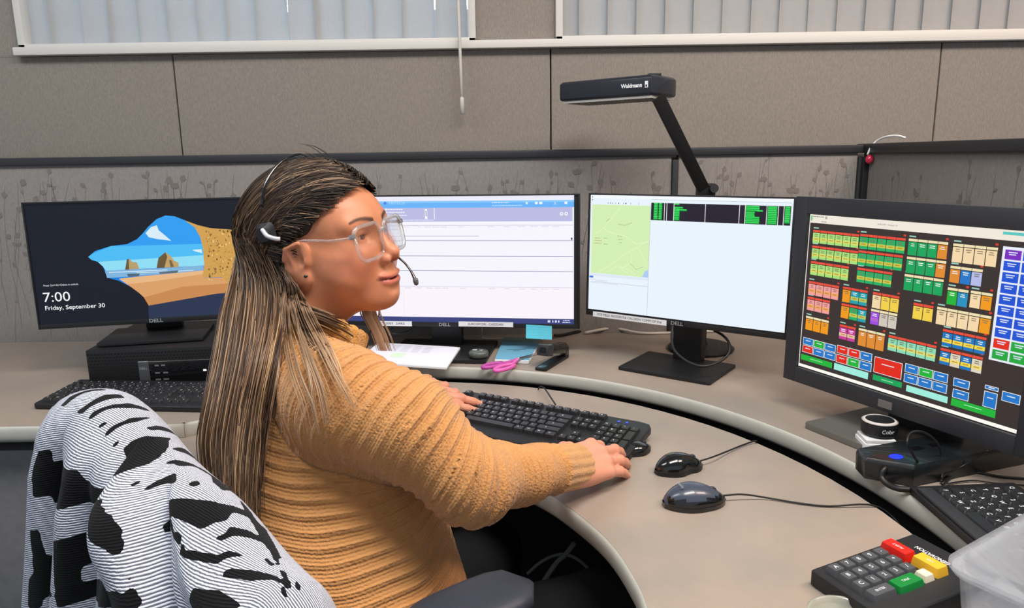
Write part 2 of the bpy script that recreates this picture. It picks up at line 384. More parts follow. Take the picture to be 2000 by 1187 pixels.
def monitor(label, c, yaw, tilt, W_, H_, bez, canvas, base, lift=0., logo='DELL', logo_x=0., housing=BLK, depth=.022, neck=(.10, .03), base_z=ZU, base_off=.0, base_yaw=None, neck_y=.06, frame_d=.004, base_m=None):
    # root at the stand's foot on the desk
    yw = R_(yaw); cx, cy, cz = c
    by = yw if base_yaw is None else R_(base_yaw)
    bx0 = cx-math.sin(yw)*(neck_y-.02); by0 = cy+math.cos(yw)*(neck_y-.02)
    root = empty('computer_monitor', (bx0, by0, base_z), yw, label=label, cat='monitor')
    Rinv = Matrix.Rotation(-yw, 4, 'Z')
    hl = Rinv @ Vector((cx-bx0, cy-by0, cz-base_z))
    T = Matrix.Translation(hl) @ Matrix.Rotation(R_(-tilt), 4, 'X')   # local frame of the panel: x right, y back, z up
    pan = bpy.data.objects.new('housing', None)
    h = MB(); h.loft([[(x, y, z) for x, z in rrect(w_, h_, .004, 3)] for y, w_, h_ in ((.0, W_, H_), (depth*.6, W_-.002, H_-.002), (depth, W_-.03, H_-.03), (depth+.018, W_*.6, H_*.6))])
    ho = h.build('housing', housing, root, bevel=.0012, seg=1); ho.matrix_local = T
    top, side, chin = bez
    f = MB()
    x0, x1, z0, z1 = -W_/2, W_/2, -H_/2, H_/2
    for a, b, c_, d in ((x0, x0+side, z0, z1), (x1-side, x1, z0, z1), (x0+side, x1-side, z1-top, z1), (x0+side, x1-side, z0, z0+chin)):
        f.box(((a+b)/2, -frame_d/2, (c_+d)/2), (b-a, frame_d, d-c_))
    fo = f.build('bezel', housing, root, bevel=min(.0012, frame_d*.3), seg=2); fo.matrix_local = T
    so = canvas.build('screen', root, (0, 0, 0)); so.matrix_local = T @ Matrix.Translation((-W_/2, -.0006, H_/2))
    if logo:
        vs, fs = text_geo(logo, .0125, .02)
        l = MB(); l.add([(x*1.15, y, 0) for x, y, z in vs], fs); lo_ = l.build('logo', LOGO, root, fix=False)
        lo_.matrix_local = T @ Matrix.Translation((logo_x, -frame_d-.0004, -H_/2+chin*.5)) @ Matrix.Rotation(R_(90), 4, 'X')
    bw, bd, bh = base
    s = MB(); zt = hl.z-H_*.15
    s.box((0, .008+.02, (bh+zt)/2), (neck[0], neck[1], zt-bh)); s.box((0, (hl.y+.03)/2+.01, zt-.01), (neck[0]*.8, .05, .09)); s.build('stand_neck', housing, root, bevel=.003)
    s = MB(); s.prism(rrect(bw, bd, .006, 3, 0, base_off), .0008, bh); s.prism(rrect(bw*.97, bd*.97, .006, 3, 0, base_off), 0, .0008)
    bo = s.build('stand_base', base_m or housing, root, bevel=.0015)
    if base_yaw is not None: bo.rotation_euler = (0, 0, by-yw)
    return root, T
def pts(s): return [tuple(map(float, q.split(','))) for q in s.split()]

# left monitor: dark cave mouth opening on a beach
cv = Canvas(); NV = '10131c'
cv.rect(4, 5, 525, 291, '151a26', 0)
cv.poly(pts('127,133 144,119.5 180,109 216,106 239,95 254,81 266,67 288,48 309,40 329,42.5 351,53 372,70.5 383,95 387,125 386,164.4 520,170 520,60 449,81 470,240 248.8,259 248,247 230,226 213,210 188,194 163,185 157,158 147,146 133,140'), '1c7fe0', 1)
sky = '127,133 144,119.5 180,109 216,106 239,95 254,81 266,67 288,48 309,40 329,42.5 351,53 372,70.5 383,95 387,125 386,166 162,168 157,158 147,146 133,140'
cv.poly(pts(sky), '2f9df0', 2)
cv.poly(pts('137,126 180,109 200,110 387,112 387,125 386,166 162,168 157,158 147,146 133,140 127,133'), '4cbcf4', 3)
cv.poly(pts('147,146 386,140 386,166 162,168 157,158'), '8fdcf4', 4)
cv.poly(pts('260,81 273,67 287,63 290,75 302,87 316,102 301,99 283,96 266,91'), 'd8ecf8', 5)
cv.poly(pts('362,126 383,125 384,135 368,130'), 'd8ecf8', 5)
cv.poly(pts('160,168 236,168 326,167.5 384,165 383,177 325,181 207,185 163,186'), '7fb4dc', 5)
cv.rect(168, 172, 300, 173.5, 'e8f4fa', 6); cv.rect(230, 176, 360, 177.5, 'd8ecf6', 6)
cv.poly(pts('189,189 234,185.6 325,181 383,177.7 381,196.5 416,198 525,198 525,238 436,237 407,238 249,259 248,247 230,226 213,210'), 'dba069', 6)
cv.poly(pts('189,189 234,185.6 325,181 383,177.7 382,187 260,200 205,203'), 'e7b784', 7)
cv.poly(pts('249,259 240,238 330,216 470,213 470,238 436,237 407,238'), 'c98a52', 7)
cv.poly(pts('205,168 212,142 218,142 222,149 233,151 237,167'), 'b79e6c', 6); cv.poly(pts('205,168 212,142 216,142 214,168'), '6b5738', 7)
cv.poly(pts('276,167 283,142 300,129 311,139 318,151 327,156 327,167'), 'c1a068', 6); cv.poly(pts('276,167 283,142 300,129 303,140 294,167'), '6b5738', 7); cv.poly(pts('308,166 306,148 312,150 316,166'), '7c6540', 7)
cv.poly(pts('208,178 237,178 234,185 210,185'), '4f6678', 7); cv.poly(pts('280,177 325,175 322,181 282,182'), '5a6d78', 7)
cliff = 'd0a052'
cv.poly(pts('350,52 372,62 408,74 460,80 525,84 525,215 436,213 425,197 379,196 386,164 387,125 383,95 372,70.5'), cliff, 8)
rr = random.Random(5)
for k in range(420):
    x = rr.uniform(385, 520); y = rr.uniform(74, 205)
    if x < 392+((y-130)/70)**2*-6+4: continue
    s_ = rr.uniform(.6, 2.8); a0 = rr.random()*6
    cv.poly([(x+s_*rr.uniform(.5, 1.2)*math.cos(a0+t), y+1.5*s_*rr.uniform(.5, 1.1)*math.sin(a0+t)) for t in (0, 1.2, 2.4, 3.6, 4.9)], rr.choice(['7c5c30', '9c7a40', 'e8c27a', '5a4226', 'b8873c', 'c4944a']), 9)
cv.poly(pts('248,259 407,238 440,237 525,236 525,291 246,291'), '2a3550', 9)
cv.poly(pts('351,53 360,46 525,40 525,84 460,80 408,74 381,66'), '151a26', 10)
cv.text('Press Ctrl+Alt+Delete to unlock.', 23, 197.5, 6.2, 'eef0f4', 11, wid=76)
cv.text('7:00', 19, 227, 33, 'f4f6f8', 11, wid=58); cv.text('Friday, September 30', 20, 252.5, 14.5, 'f4f6f8', 11, wid=131, bold=.008)
M1, T1 = monitor('left monitor showing a beach seen through a dark cave mouth, standing on the black computer', (-.881, 1.765, 1.030), 12.26, 1.0, .529, .303, (.005, .004, .012), cv, (.235, .165, .008), base_z=ZU+.095, base_off=-.045, neck=(.085, .03), logo_x=-.002)

# middle wide monitor: dispatch window
cv = Canvas(); WH = 'f6f5ff'
cv.rect(5, 4, 724, 341, WH, 0); cv.rect(5, 4, 724, 16, 'ecebfa', 1); cv.rect(5, 16, 724, 34, '6ab4fa', 1); cv.rect(5, 16, 724, 21, '86c8fb', 2)
cv.rect(5, 34, 720, 70, 'bcbce4', 1)
for y, x0, x1, c_ in ((80, 5, 722, 'b9bccf'), (108, 5, 475, '8a93b4'), (120, 5, 722, '5f6c9a'), (161, 5, 722, '5f6c9a'), (200.5, 5, 722, '5f6c9a'), (243.5, 5, 722, 'c9c8d8')):
    cv.rect(x0, y-.6, x1, y+.6, c_, 2)
cv.rect(5, 245, 722, 326, 'fbf3fb', 1); cv.rect(265, 245, 265.6, 326, 'dcdaea', 2)
cv.rect(5, 327, 724, 341, '3a437c', 2)
cv.text('TRITECH', 235, 21, 11, 'b4e0ff', 3, wid=44); cv.poly([(226+4*math.cos(a), 21+4*math.sin(a)) for a in np.linspace(0, 6.28, 12)[:-1]], '4a86dc', 3)
rr = random.Random(2)
def smudge(cv, x0, x1, y, h, col, layer=3, seed=0, gap=1.2):
    q = random.Random(seed); x = x0
    while x < x1-1: l = q.uniform(2, 7); cv.rect(x, y, min(x+l, x1), y+h, col, layer); x += l+gap
for k in range(4): smudge(cv, 232, 232+[42, 46, 52, 40][k], 36+k*8, 2.6, 'f2f2ff', 3, k); cv.rect(226, 35.5+k*8, 230, 39.5+k*8, 'ffffff', 3)
cv.rect(333, 37, 339, 63, 'ffffff', 3); cv.rect(335, 41, 337, 56, '44466a', 4); cv.rect(357, 34, 359, 64, 'f2f2ff', 3); smudge(cv, 262, 357, 65, 1.6, 'f2f2ff', 3, 9)
smudge(cv, 512, 556, 20, 2.4, 'd0ecff', 3, 3); smudge(cv, 512, 590, 28, 2.2, 'c0e4ff', 3, 4)
for x, w_, col in ((600, 5, 'e0f2ff'), (624, 7, 'f4faff'), (635, 8, 'f4faff'), (700, 7, 'f4faff')): cv.rect(x, 20, x+w_, 26, col, 3)
cv.line([(672, 20), (679, 28)], 1.6, 'f4faff'); cv.line([(679, 20), (672, 28)], 1.6, 'f4faff')
for x in (692, 704):
    cv.poly([(x+4.6*math.cos(a), 51+4.6*math.sin(a)) for a in np.linspace(0, 6.28, 14)[:-1]], 'f6f6ff', 3); cv.poly([(x+2*math.cos(a), 51+2*math.sin(a)) for a in np.linspace(0, 6.28, 10)[:-1]], 'a8a8d8', 4)
for x in (270, 300, 330, 352, 372, 420, 500, 540, 580, 612, 640, 670): smudge(cv, x, x+18, 83, 1.3, 'c8c6d6', 3, x); smudge(cv, x, x+16, 247, 1.3, 'cdbccc', 3, x+1)
cv.rect(5, 108, 20, 110, 'b0b4cc', 3); cv.rect(716, 112, 720, 118, '444a70', 3)
for x, w_ in ((655, 7), (667, 3), (674, 5), (682, 4)): cv.rect(x, 331, x+w_, 337, 'd4dcfa', 4)
smudge(cv, 696, 713, 330, 2.2, 'd4dcfa', 4, 1); smudge(cv, 694, 715, 335, 2.6, 'd4dcfa', 4, 2)
M2c = (-.18835, 1.9168, .9975)
M2, T2 = monitor('wide middle monitor with white and blue dispatch window behind the seated woman', M2c, -8, 0, .74, .353, (.004, .005, .012), cv, (.27, .21, .010), neck=(.085, .028), base_off=-.035, logo_x=.006, neck_y=.05)
NVY = mat('navy_bezel_plastic', '1a2040', .4)
# right white monitor: map window
cv = Canvas()
cv.rect(5, 4, 508, 300, 'e9f3fd', 0); cv.rect(5, 4, 508, 12, 'f4f9ff', 1); cv.rect(174, 12, 504, 13, 'b8c4d0', 1)
cv.rect(10, 28, 172.5, 204, 'd3efb4', 1); cv.rect(7, 205, 172, 212, 'dfe9f4', 1); cv.rect(7, 212, 18, 217, '3f7fd8', 2); cv.rect(172.6, 24, 173.4, 300, 'a8b4c4', 2)
cv.rect(9, 226, 172, 227, 'b8bccb', 2)
WR = 'e6f8d2'
for l in ('92,33 45,87 19,104', '45,87 56,96.5 107,104.5 138,123 171,114.5', '32,199.5 69,180 109,147.6 143,129.6 171.6,112', '124,147 127,169 100,185', '143,130 151,143 164,166 160,180 140,186 122,172', '60,198 85,182 112,186 140,200', '95,175 98,188 120,199'):
    cv.line(pts(l), 1.1, WR, 2)
cv.line(pts('85,75 105,78 125,70'), 1.0, '98a878', 3); cv.line(pts('52,70 62,62'), 1.0, '98a878', 3); cv.line(pts('122,172 140,186 160,178'), .8, '98a878', 3)
for x, y, w_, c_ in ((20, 113, 16, 'c07a6a'), (46, 112, 10, '8a9a70'), (20, 119, 20, 'c07a6a'), (18, 126, 22, 'c86a5a'), (46, 127, 12, '8a9a70'), (84, 105, 14, '98a878'), (88, 113, 12, '98a878'), (90, 121, 8, '98a878')): smudge(cv, x, x+w_, y, 1.2, c_, 3, x)
cv.poly(pts('156,204 162.6,190 172,184 172.4,204'), 'aecbf5', 3)
for x, w_ in ((55, 1.5), (62, 2), (68, 1.2), (76, 1.2), (84, 2.4), (98, 1), (104, 3), (118, 1.2), (140, 1)): cv.rect(x, 22, x+w_, 25, '3c4450', 3)
for y in (8, 15): cv.rect(9, y, 11.5, y+2.5, '3c4450', 3)
smudge(cv, 12, 60, 222, 1, 'b0b4c4', 3, 7); smudge(cv, 12, 90, 229, 1, 'c0c4d0', 3, 8)
cv.rect(174, 20, 504, 62, '241f2e', 2)
GR = '1fc84a'
def grn(x0, x1, y0, y1, seed):
    cv.rect(x0, y0, x1, y1, '12862e', 3); q = random.Random(seed); y = y0+.4
    while y < y1-2: cv.rect(x0+.5, y, x1-.5-q.uniform(0, 1.5), y+2.5, '38e062', 4); y += 3.9
grn(181, 192, 20, 61, 1); grn(194, 203, 20, 61, 2); grn(233, 247, 20, 24, 3); grn(233, 248, 28, 61, 4); grn(240, 256, 28, 34, 5); grn(240, 266, 33, 38, 6)
grn(405, 436, 21, 34, 7); grn(405, 426, 34, 45, 8); grn(405, 437, 45, 61, 9); grn(430, 444, 30, 34, 10); grn(454, 475, 21, 61, 11); grn(491, 503, 21, 58, 12)
for x in (209, 215, 233, 311, 391, 404, 452, 477, 489): cv.rect(x-.7, 20, x+.7, 62, 'f2f2f4', 5)
M3c = (.407, 1.728, 1.016)
M3, T3 = monitor('white monitor with green map, turned toward the woman in front of the desk lamp', M3c, -36.04, 2.0, .513, .3155, (.004, .004, .012), cv, (.235, .175, .008), neck=(.075, .03), base_off=-.045, logo_x=-.002)

# big touch monitor at right
cv = Canvas()
ox, oy = 0, 0
cv.rect(-2, -2, 426, 308, '06070a', 0, .3); cv.rect(0, 0, 424, 306, '3a3230', 1)
cv.rect(0, 0, 424, 16, 'f0e9dc', 2); cv.rect(0, 300, 424, 306, 'fdfbf2', 2); cv.rect(0, 0, 2, 306, 'e8e2da', 2)
cv.rect(364, 3, 400, 7.5, '5cc8c0', 3)
cv.text('EURCOM - Position 10', 150, 8.2, 3.6, '4a4640', 3, wid=38); smudge(cv, 8, 33, 3, 1.4, '6a665e', 3, 4); cv.rect(36, 2, 41, 7, 'b8b0a4', 3); cv.rect(2.5, 2, 6.5, 12, '78c890', 3); smudge(cv, 28, 42, 12, 1, '6a665e', 3, 5)
PAL = dict(l=('a6e07c', 'd6dc6a'), g=('22b267', 'c8c84c'), G=('1aa45c', '1aa45c'), o=('e08c34', 'e08c34'), c=('f4d8ac', 'f4d8ac'), b=('2478c8', '2478c8'), v=('b4bce8', 'b4bce8'), n=('22b43c', '22b43c'), t=('2890c0', '2890c0'), a=('f09a1c', 'f09a1c'),
           p=('f4a0a0', 'f0a868'), T=('22a0b0', 'b8c860'), y=('f2d04c', 'f2d04c'), u=('a04ce0', 'b060e8'), s=('d0c8bc', 'd0c8bc'), m=('c83c9c', 'e8c0a0'), q=('8cdcb8', 'd8dc78'), B=('1c78c0', 'f0d848'), S=('dcd4c0', 'f0dc78'), x=('e02c1c', 'e02c1c'))
DATA = '10.2,29.5,114.7,54.6,llllll,r;116.1,28.2,206.8,54.7,ggggg,r;10.8,59.9,115.8,85.1,llllll,r;115.7,57.9,205.2,84.8,ggggg,r;10.5,90.5,99.2,117.3,lllll,r;116.7,89.6,188.3,116.2,gggg,r;211.8,27.7,281.9,55.6,GGGo,c;211.9,58.5,282.3,86.2,GGGo,c;211.1,88.7,281.5,116.1,GGGG,c;289.6,28.3,360.3,58.2,cccc,c;289.4,64.4,341.8,91.2,obv,c;289.0,100.0,323.8,127.7,nt,c;326.6,99.4,361.1,126.3,ca,c;9.5,130.1,81.5,157.2,pppp,r;9.5,161.4,64.0,188.2,ppp,r;89.5,129.3,143.5,157.8,aTT,r;89.5,161.0,144.8,188.5,agT,r;153.4,129.2,206.6,158.0,cyy,r;153.1,160.3,206.0,188.0,uss,c;9.3,200.5,65.1,228.0,aaa,c;89.7,201.6,125.6,229.3,mm,r;131.6,200.4,186.3,232.7,ooo,c;192.8,200.2,282.3,227.5,qqqqq,r;233.0,135.1,269.4,162.4,yy,r;275.0,134.6,363.6,163.5,cccca,c;289.2,169.3,360.3,196.9,BBBB,r;288.8,201.4,358.9,228.3,BSBS,r;6.8,244.1,86.1,259.3,bnb,w;88.0,241.7,165.3,258.3,xxb,w;6.6,259.7,87.1,275.5,xbb,w;87.9,259.5,166.0,276.6,xnb,w;5.2,280.0,80.6,291.2,n,0;85.3,278.8,160.2,291.6,q,0;169.5,244.5,225.8,275.0,x,w;170.2,278.7,227.9,288.8,G,0;229.8,242.3,307.8,258.6,bnb,w;229.8,259.9,308.2,276.5,bbb,w;236.6,280.4,310.8,291.5,q,0;316.1,244.7,343.7,259.4,b,w;317.0,263.0,344.7,278.8,b,w;316.9,280.0,387.8,292.3,n,0;366.5,242.7,388.1,250.0,b,w;366.3,252.4,387.9,279.1,b,w;393.0,245.2,420.8,261.5,b,w'
rr = random.Random(11)
for d in DATA.split(';'):
    a, b, c_, e_, cols, hd = d.split(','); a, b, c_, e_ = map(float, (a, b, c_, e_)); n = len(cols); wd = (c_-a)/n
    if hd in 'rc' and 'B' not in d[:0]:
        cv.rect(a+1, b-5.2, a+13, b-3.0, '9fd0c4', 3); cv.rect(c_-5, b-6.5, c_-.5, b-3.2, 'd83c30', 3)
    for i, ch in enumerate(cols):
        x0 = a+i*wd; x1 = x0+wd; c1, c2 = PAL[ch]
        if hd in 'rc':
            cv.rect(x0+.4, b, x1-.4, b+4.2, 'e8503c' if hd == 'r' else 'efe0b4', 4); cv.rect(x0+.4, b+4.2, x1-.4, b+5.4, '1c1614', 4)
            cv.rect(x0+.7, b+5.4, x1-.7, e_, c1, 4)
            if c1 != c2: cv.rect(x0+.7, b+5.4+(e_-b)*.36, x1-.7, b+5.4+(e_-b)*.60, c2, 5)
            dk = 'f4f8f4' if ch in 'GobtnTBmu' else '7c7058'
            for k in range(2): q = rr.uniform(.0, wd*.12); cv.rect(x0+wd*.22+q, b+8+k*3.2, x1-wd*.22-q, b+9.3+k*3.2, dk, 6)
            if c1 != c2: cv.rect(x0+wd*.25, b+5.4+(e_-b)*.45, x1-wd*.25, b+5.4+(e_-b)*.50, 'b07830', 6)
        elif hd == 'w':
            cv.rect(x0+.5, b+.4, x1-.5, e_-.4, 'e8ecf0', 4); cv.rect(x0+1.5, b+1.4, x1-1.5, e_-1.4, c1, 5)
            cv.rect(x0+wd*.28, b+(e_-b)*.35, x1-wd*.28, b+(e_-b)*.35+1.5, 'e4ecf4', 6)
        else:
            cv.rect(x0, b, x1, e_, c1 if ch != 'q' else 'a0ecdc', 4); 
            if ch != 'q': cv.rect(x0+wd*.3, b+4.5, x1-wd*.3, b+5.6, 'b0f0c0', 6)
cv.rect(367, 25, 423, 202, 'e8ecf8', 4)
for k in range(10):
    for j in range(2):
        x0 = 371+j*26; y0 = 29.5+k*17.2; c_ = '2054d4'
        if k == 0 and j == 0: c_ = '7a30c0'
        if k == 8: c_ = ['e03020', '24a840'][j]
        if k == 9: c_ = '24a840'
        cv.rect(x0, y0, x0+23.5, y0+14.6, c_, 5)
        for q in range(2): cv.rect(x0+5+q, y0+3+q*3.2, x0+18-q*2, y0+4.6+q*3.2, 'dce4fc', 6)
yw4 = R_(-64); r4 = np.array([math.cos(yw4), math.sin(yw4), 0]); n4 = np.array([math.sin(yw4), -math.cos(yw4), 0]); up4 = np.array([0, 0, 1])*math.cos(R_(1))-n4*math.sin(R_(1))
TL4 = at_d(1562, 383, 1.44); W4, H4 = .484, .372; M4c = TL4+r4*W4/2-up4*H4/2
cv4 = cv
cvs = Canvas(); cvs.mb = MB(); cvs.mats = cv.mats; cvs.idx = cv.idx
for v in cv.mb.v: cvs.mb.v.append((v[0]+.030, v[1], v[2]-.0335))
cvs.mb.f = cv.mb.f; cvs.mb.m = cv.mb.m
M4, T4 = monitor('large thick framed touch monitor full of coloured dispatch buttons at right', tuple(M4c), -64, 1.0, W4, H4, (.032, .029, .031), cvs, (.26, .21, .012), logo=None, housing=DKG, depth=.045, neck=(.12, .05), base_off=-.035, neck_y=.09, frame_d=.009, base_m=mat('grey_steel_plate', '7d7c78', .35, metal=.5))
bg = MB(); bg.box((0, 0, 0), (.028, .0015, .014)); bo = bg.build('badge', mat('silver_badge', '8c8c8c', .35, metal=.7), M4, bevel=.0004, seg=1); bo.matrix_local = T4 @ Matrix.Translation((-.006, -.0098, -H4/2+.014))
# labels stuck to the monitor chins: things of their own
def sticker(T, root, x, z, w_, h_, txt, label, m=LAB, cat='label', size=.0085, y=-.0045, rot=0., name='label_strip', tw=None):
    M = root.matrix_world @ T @ Matrix.Translation((x, y, z)) @ Matrix.Rotation(R_(rot), 4, 'Y')
    b = MB(); b.box((0, -.0003, 0), (w_, .0006, h_)); mats = [m, INK]
    if txt:
        vs, fs = text_geo(txt, size, .0); xs = [v[0] for v in vs]; k = (tw or w_*.88)/(max(xs)-min(xs)); b.add([(x_*k, -.0009, y_) for x_, y_, _ in vs], fs, 1)
    o = b.build(name, mats, None, fix=False); o.matrix_world = M
    return tag(o, label, cat)
bpy.context.view_layer.update()
sticker(T2, M2, -.142, -.1695, .115, .0135, 'CCR3003  DPR5', 'white printed label strip at left under the middle monitor, near the woman\'s chin', tw=.075)
sticker(T2, M2, .119, -.1675, .148, .0135, 'EURCOM ORI - CA0222400', 'white printed label strip below the middle monitor, right of its maker\'s mark', tw=.095)
sticker(T3, M3, -.1315, -.1535, .206, .0135, 'MTE FIELD: INCIDENT#: CALLSIGN: COMM OP ID#', 'long white printed label strip under the left half of the map monitor', tw=.18)
CYAN = mat('cyan_paper', '5cc4dc', .8, noise=.05)
nb = MB(); nb.loft([[(-.0345, -.001-.006*t*t, -.036*t), (.0345, -.001-.004*t*t, -.036*t-.003), (.0345, -.0016-.004*t*t, -.036*t-.003), (-.0345, -.0016-.006*t*t, -.036*t)] for t in np.linspace(0, 1, 6)])
o = nb.build('sticky_note', CYAN, None); o.matrix_world = M2.matrix_world @ T2 @ Matrix.Translation((.262, -.0045, -.166)); tag(o, 'cyan sticky note hanging from the middle monitor\'s lower edge', 'sticky note')

# ================================================================== COMPUTER UNDER THE LEFT MONITOR
MESHM = mat('black_mesh_grille', '161719', .5, bump=.8, bscale=1200)
pc = empty('desktop_computer', (-.858, 1.79, ZU), R_(6), label='black desktop computer lying flat, carrying the left monitor', cat='computer')
b = MB(); b.box((0, 0, .0475), (.295, .29, .092)); b.build('case', BLK, pc, bevel=.003)
hx = MB()
for i in range(38):
    for j in range(11):
        x = -.143+i*.0075+(.00375 if j % 2 else 0); z = .008+j*.0075
        if x > .142 or (x > -.035 and z < .062): continue
        hx.add([(x+.0028*math.cos(a), -.1457, z+.0028*math.sin(a)) for a in np.radians([30, 90, 150, 210, 270, 330])], [(5, 4, 3, 2, 1, 0)])
hx.build('front_grille', mat('grille_holes', '050506', .8), pc, fix=False)
b = MB(); b.box((.062, -.146, .034), (.15, .004, .056)); b.build('port_panel', BLKG, pc, bevel=.001, seg=1)
b = MB(); b.box((-.022, -.1465, .034), (.024, .005, .058)); b.build('badge_plate', mat('grey_badge_plate', '5a5c60', .35, metal=.5), pc, bevel=.001, seg=1)
vs, fs = text_geo('DELL', .008, .02); b = MB(); b.add([(x-.022, -.1493, y+.046) for x, y, _ in vs], fs); b.build('logo', LOGO, pc, fix=False)
b = MB()
for x, z, w_ in ((.008, .052, .009), (.022, .052, .009), (.008, .034, .011), (.026, .034, .011), (.008, .018, .012), (.026, .018, .012)): b.box((x, -.1484, z), (w_, .001, .0035))
b.build('usb_port', mat('port_metal', '8a8d92', .4, metal=.6), pc, fix=False)
b = MB(); b.box((.115, -.1484, .036), (.007, .001, .004)); b.build('power_light', glow('white_led', 'f4f6ff', 1.6), pc)

# ================================================================== KEYBOARDS
def full_layout():
    L = []; u = 1.0
    def row(y, x, items):
        for it in items:
            if isinstance(it, (int, float)): x += it; continue
            t, w_ = it; L.append((x, y, w_, 1, t)); x += w_
    k = lambda s: [(c, 1) for c in s]
    row(5.25, 0, [('Q', 1), 1]+k('1234')+[.5]+k('5678')+[.5]+k('9012')+[.25]+k('PSB'))
    row(4, 0, k('`1234567890-=')+[('B', 2), .25]+k('IHU')+[.25]+k('N/*-'))
    row(3, 0, [('T', 1.5)]+k('QWERTYUIOP[]')+[('\\', 1.5), .25]+k('DEP')+[.25]+k('789'))
    row(2, 0, [('C', 1.75)]+k('ASDFGHJKL;')+[("'", 1), ('E', 2.25), 3.5]+k('456'))
    row(1, 0, [('S', 2.25)]+k('ZXCVBNM,./')+[('S', 2.75), 1.25, ('A', 1), 1.25]+k('123'))
    row(0, 0, [('C', 1.25), ('W', 1.25), ('A', 1.25), ('', 6.25), ('A', 1.25), ('W', 1.25), ('M', 1.25), ('C', 1.25), .25]+k('<v>')+[.25, ('0', 2), ('.', 1)])
    L.append((21.5, 0, 1, 2, 'E')); L.append((21.5, 2, 1, 2, '+')); return L
_kc = {}
def keymesh(w_, h_, t, hgt, glyph, m1, m2, gs):
    k = (round(w_, 4), round(h_, 4), t, hgt, m1.name)
    if k in _kc: return _kc[k]
    b = MB(); g = .0012; ins = .0022
    b.loft([[(x, y, z) for x, y in rrect(w_-g-i, h_-g-i, .0015, 2)] for z, i in ((0, 0), (hgt*.75, ins*1.2), (hgt, ins*1.9))])
    if t and glyph:
        vs, fs = text_geo(t, gs, .01); b.add([(x-w_*.12*(0 if gs > .006 else 1), y+.001, hgt+.0003) for x, y, _ in vs], fs, 1)
    me = b.mesh('key'); me.materials.append(m1); me.materials.append(m2); me.shade_smooth(); me.set_sharp_from_angle(angle=.7)
    _kc[k] = me; return me
KEYM = mat('black_keycap', '222327', .35, spec=.6); KEYW = mat('key_legend_white', 'd8dade', .5)
def keyboard(label, M, layout, U, body_pts, hb, hf, x0, y0, keyh=.0075, gs=.0058, name='computer_keyboard', thick=.012, kmat=KEYM, limit=100, wave=0.):
    # M: world matrix, origin at front-left foot; x along the keyboard, y away from typist
    root = empty(name, (0, 0, 0), mtx=M, label=label, cat='keyboard')
    D = max(p[1] for p in body_pts)
    hz = lambda y: hf+(hb-hf)*max(0, min(1, y/D))
    b = MB(); n = len(body_pts)
    b.add([(x, y, max(.0, hz(y)-thick)) for x, y in body_pts]+[(x, y, hz(y)) for x, y in body_pts], [tuple(range(n-1, -1, -1)), tuple(range(n, 2*n))]+[(i, (i+1) % n, n+(i+1) % n, n+i) for i in range(n)])
    b.build('body', BLK, root, bevel=.003, seg=3)
    sl = math.atan2(hb-hf, D); cnt = 0; rest = MB()
    for (x, y, w_, h_, t) in layout:
        kx = x0+(x+w_/2)*U; ky = y0+(y+h_/2)*U; me = keymesh(w_*U, h_*U, t, keyh, True, kmat, KEYW, gs)
        Mk = Matrix.Translation((kx, ky, hz(ky)-.0005)) @ Matrix.Rotation(sl, 4, 'X'); cnt += 1
        if cnt <= limit:
            o = bpy.data.objects.new('key', me); COL.objects.link(o); o.parent = root; o.matrix_local = Mk
        else:
            rest.add([v.co for v in me.vertices], [tuple(p.vertices) for p in me.polygons], 0, Mk)
    if rest.v: o = rest.build('more_keys', kmat, root); o['kind'] = 'stuff'
    return root, hz
# centre keyboard, tilted, with palm lip
kb0 = at_z(905, 762, ZL+.03); kb1 = at_z(1266, 826, ZL+.03)
kx = Vector(kb1-kb0); kx.z = 0; kx.normalize(); ky = Vector((-kx.y, kx.x, 0))
KW, KD = .452, .158
bk = Vector(kb0); org = bk-ky*KD; org.z = ZL+.0008
MK = mtx(org, kx, ky)
kpts = [(.012, .004), (.05, -.004), (.15, -.010), (KW/2, -.012), (KW-.15, -.010), (KW-.05, -.004), (KW-.014, .004), (KW-.002, .03), (KW, .14), (KW-.008, KD-.004), (KW-.03, KD), (.03, KD), (.008, KD-.004), (0, .14), (.002, .03)]
KC, khz = keyboard('black full size keyboard under the woman\'s hands, blue status lights at right', MK, [(x, y+(.35 if y == 5.25 else 0), w_, h_, t) for x, y, w_, h_, t in full_layout()], .0188, kpts, .030, .010, .0155, .0285, thick=.014)
b = MB()
for i in range(2): b.box((.3845+i*.017, .142, khz(.142)+.0007), (.004, .006, .0006))
b.build('status_light', glow('blue_led', '4060ff', 1.6), KC)
b = MB()
for x in (.05, KW-.05): b.box((x, KD-.012, .008), (.03, .008, .016))
b.build('foot', BLK, KC, bevel=.002)
# left keyboard on the desk
k0 = at_z(77, 783, ZU+.012); k1 = at_z(412, 798, ZU+.012)
kx = Vector((.995, -.10, 0)).normalized(); ky = Vector((-kx.y, kx.x, 0)); org = Vector(k0)+ky*-.02; org.z = ZU+.0008
KL, _ = keyboard('black keyboard with white legends on the left desk in front of the computer', mtx(org, kx, ky), full_layout(), .0182, [(0.004, 0), (.436, 0), (.44, .004), (.44, .148), (.436, .152), (.004, .152), (0, .148), (0, .004)], .020, .012, .008, .016, keyh=.006, thick=.012)
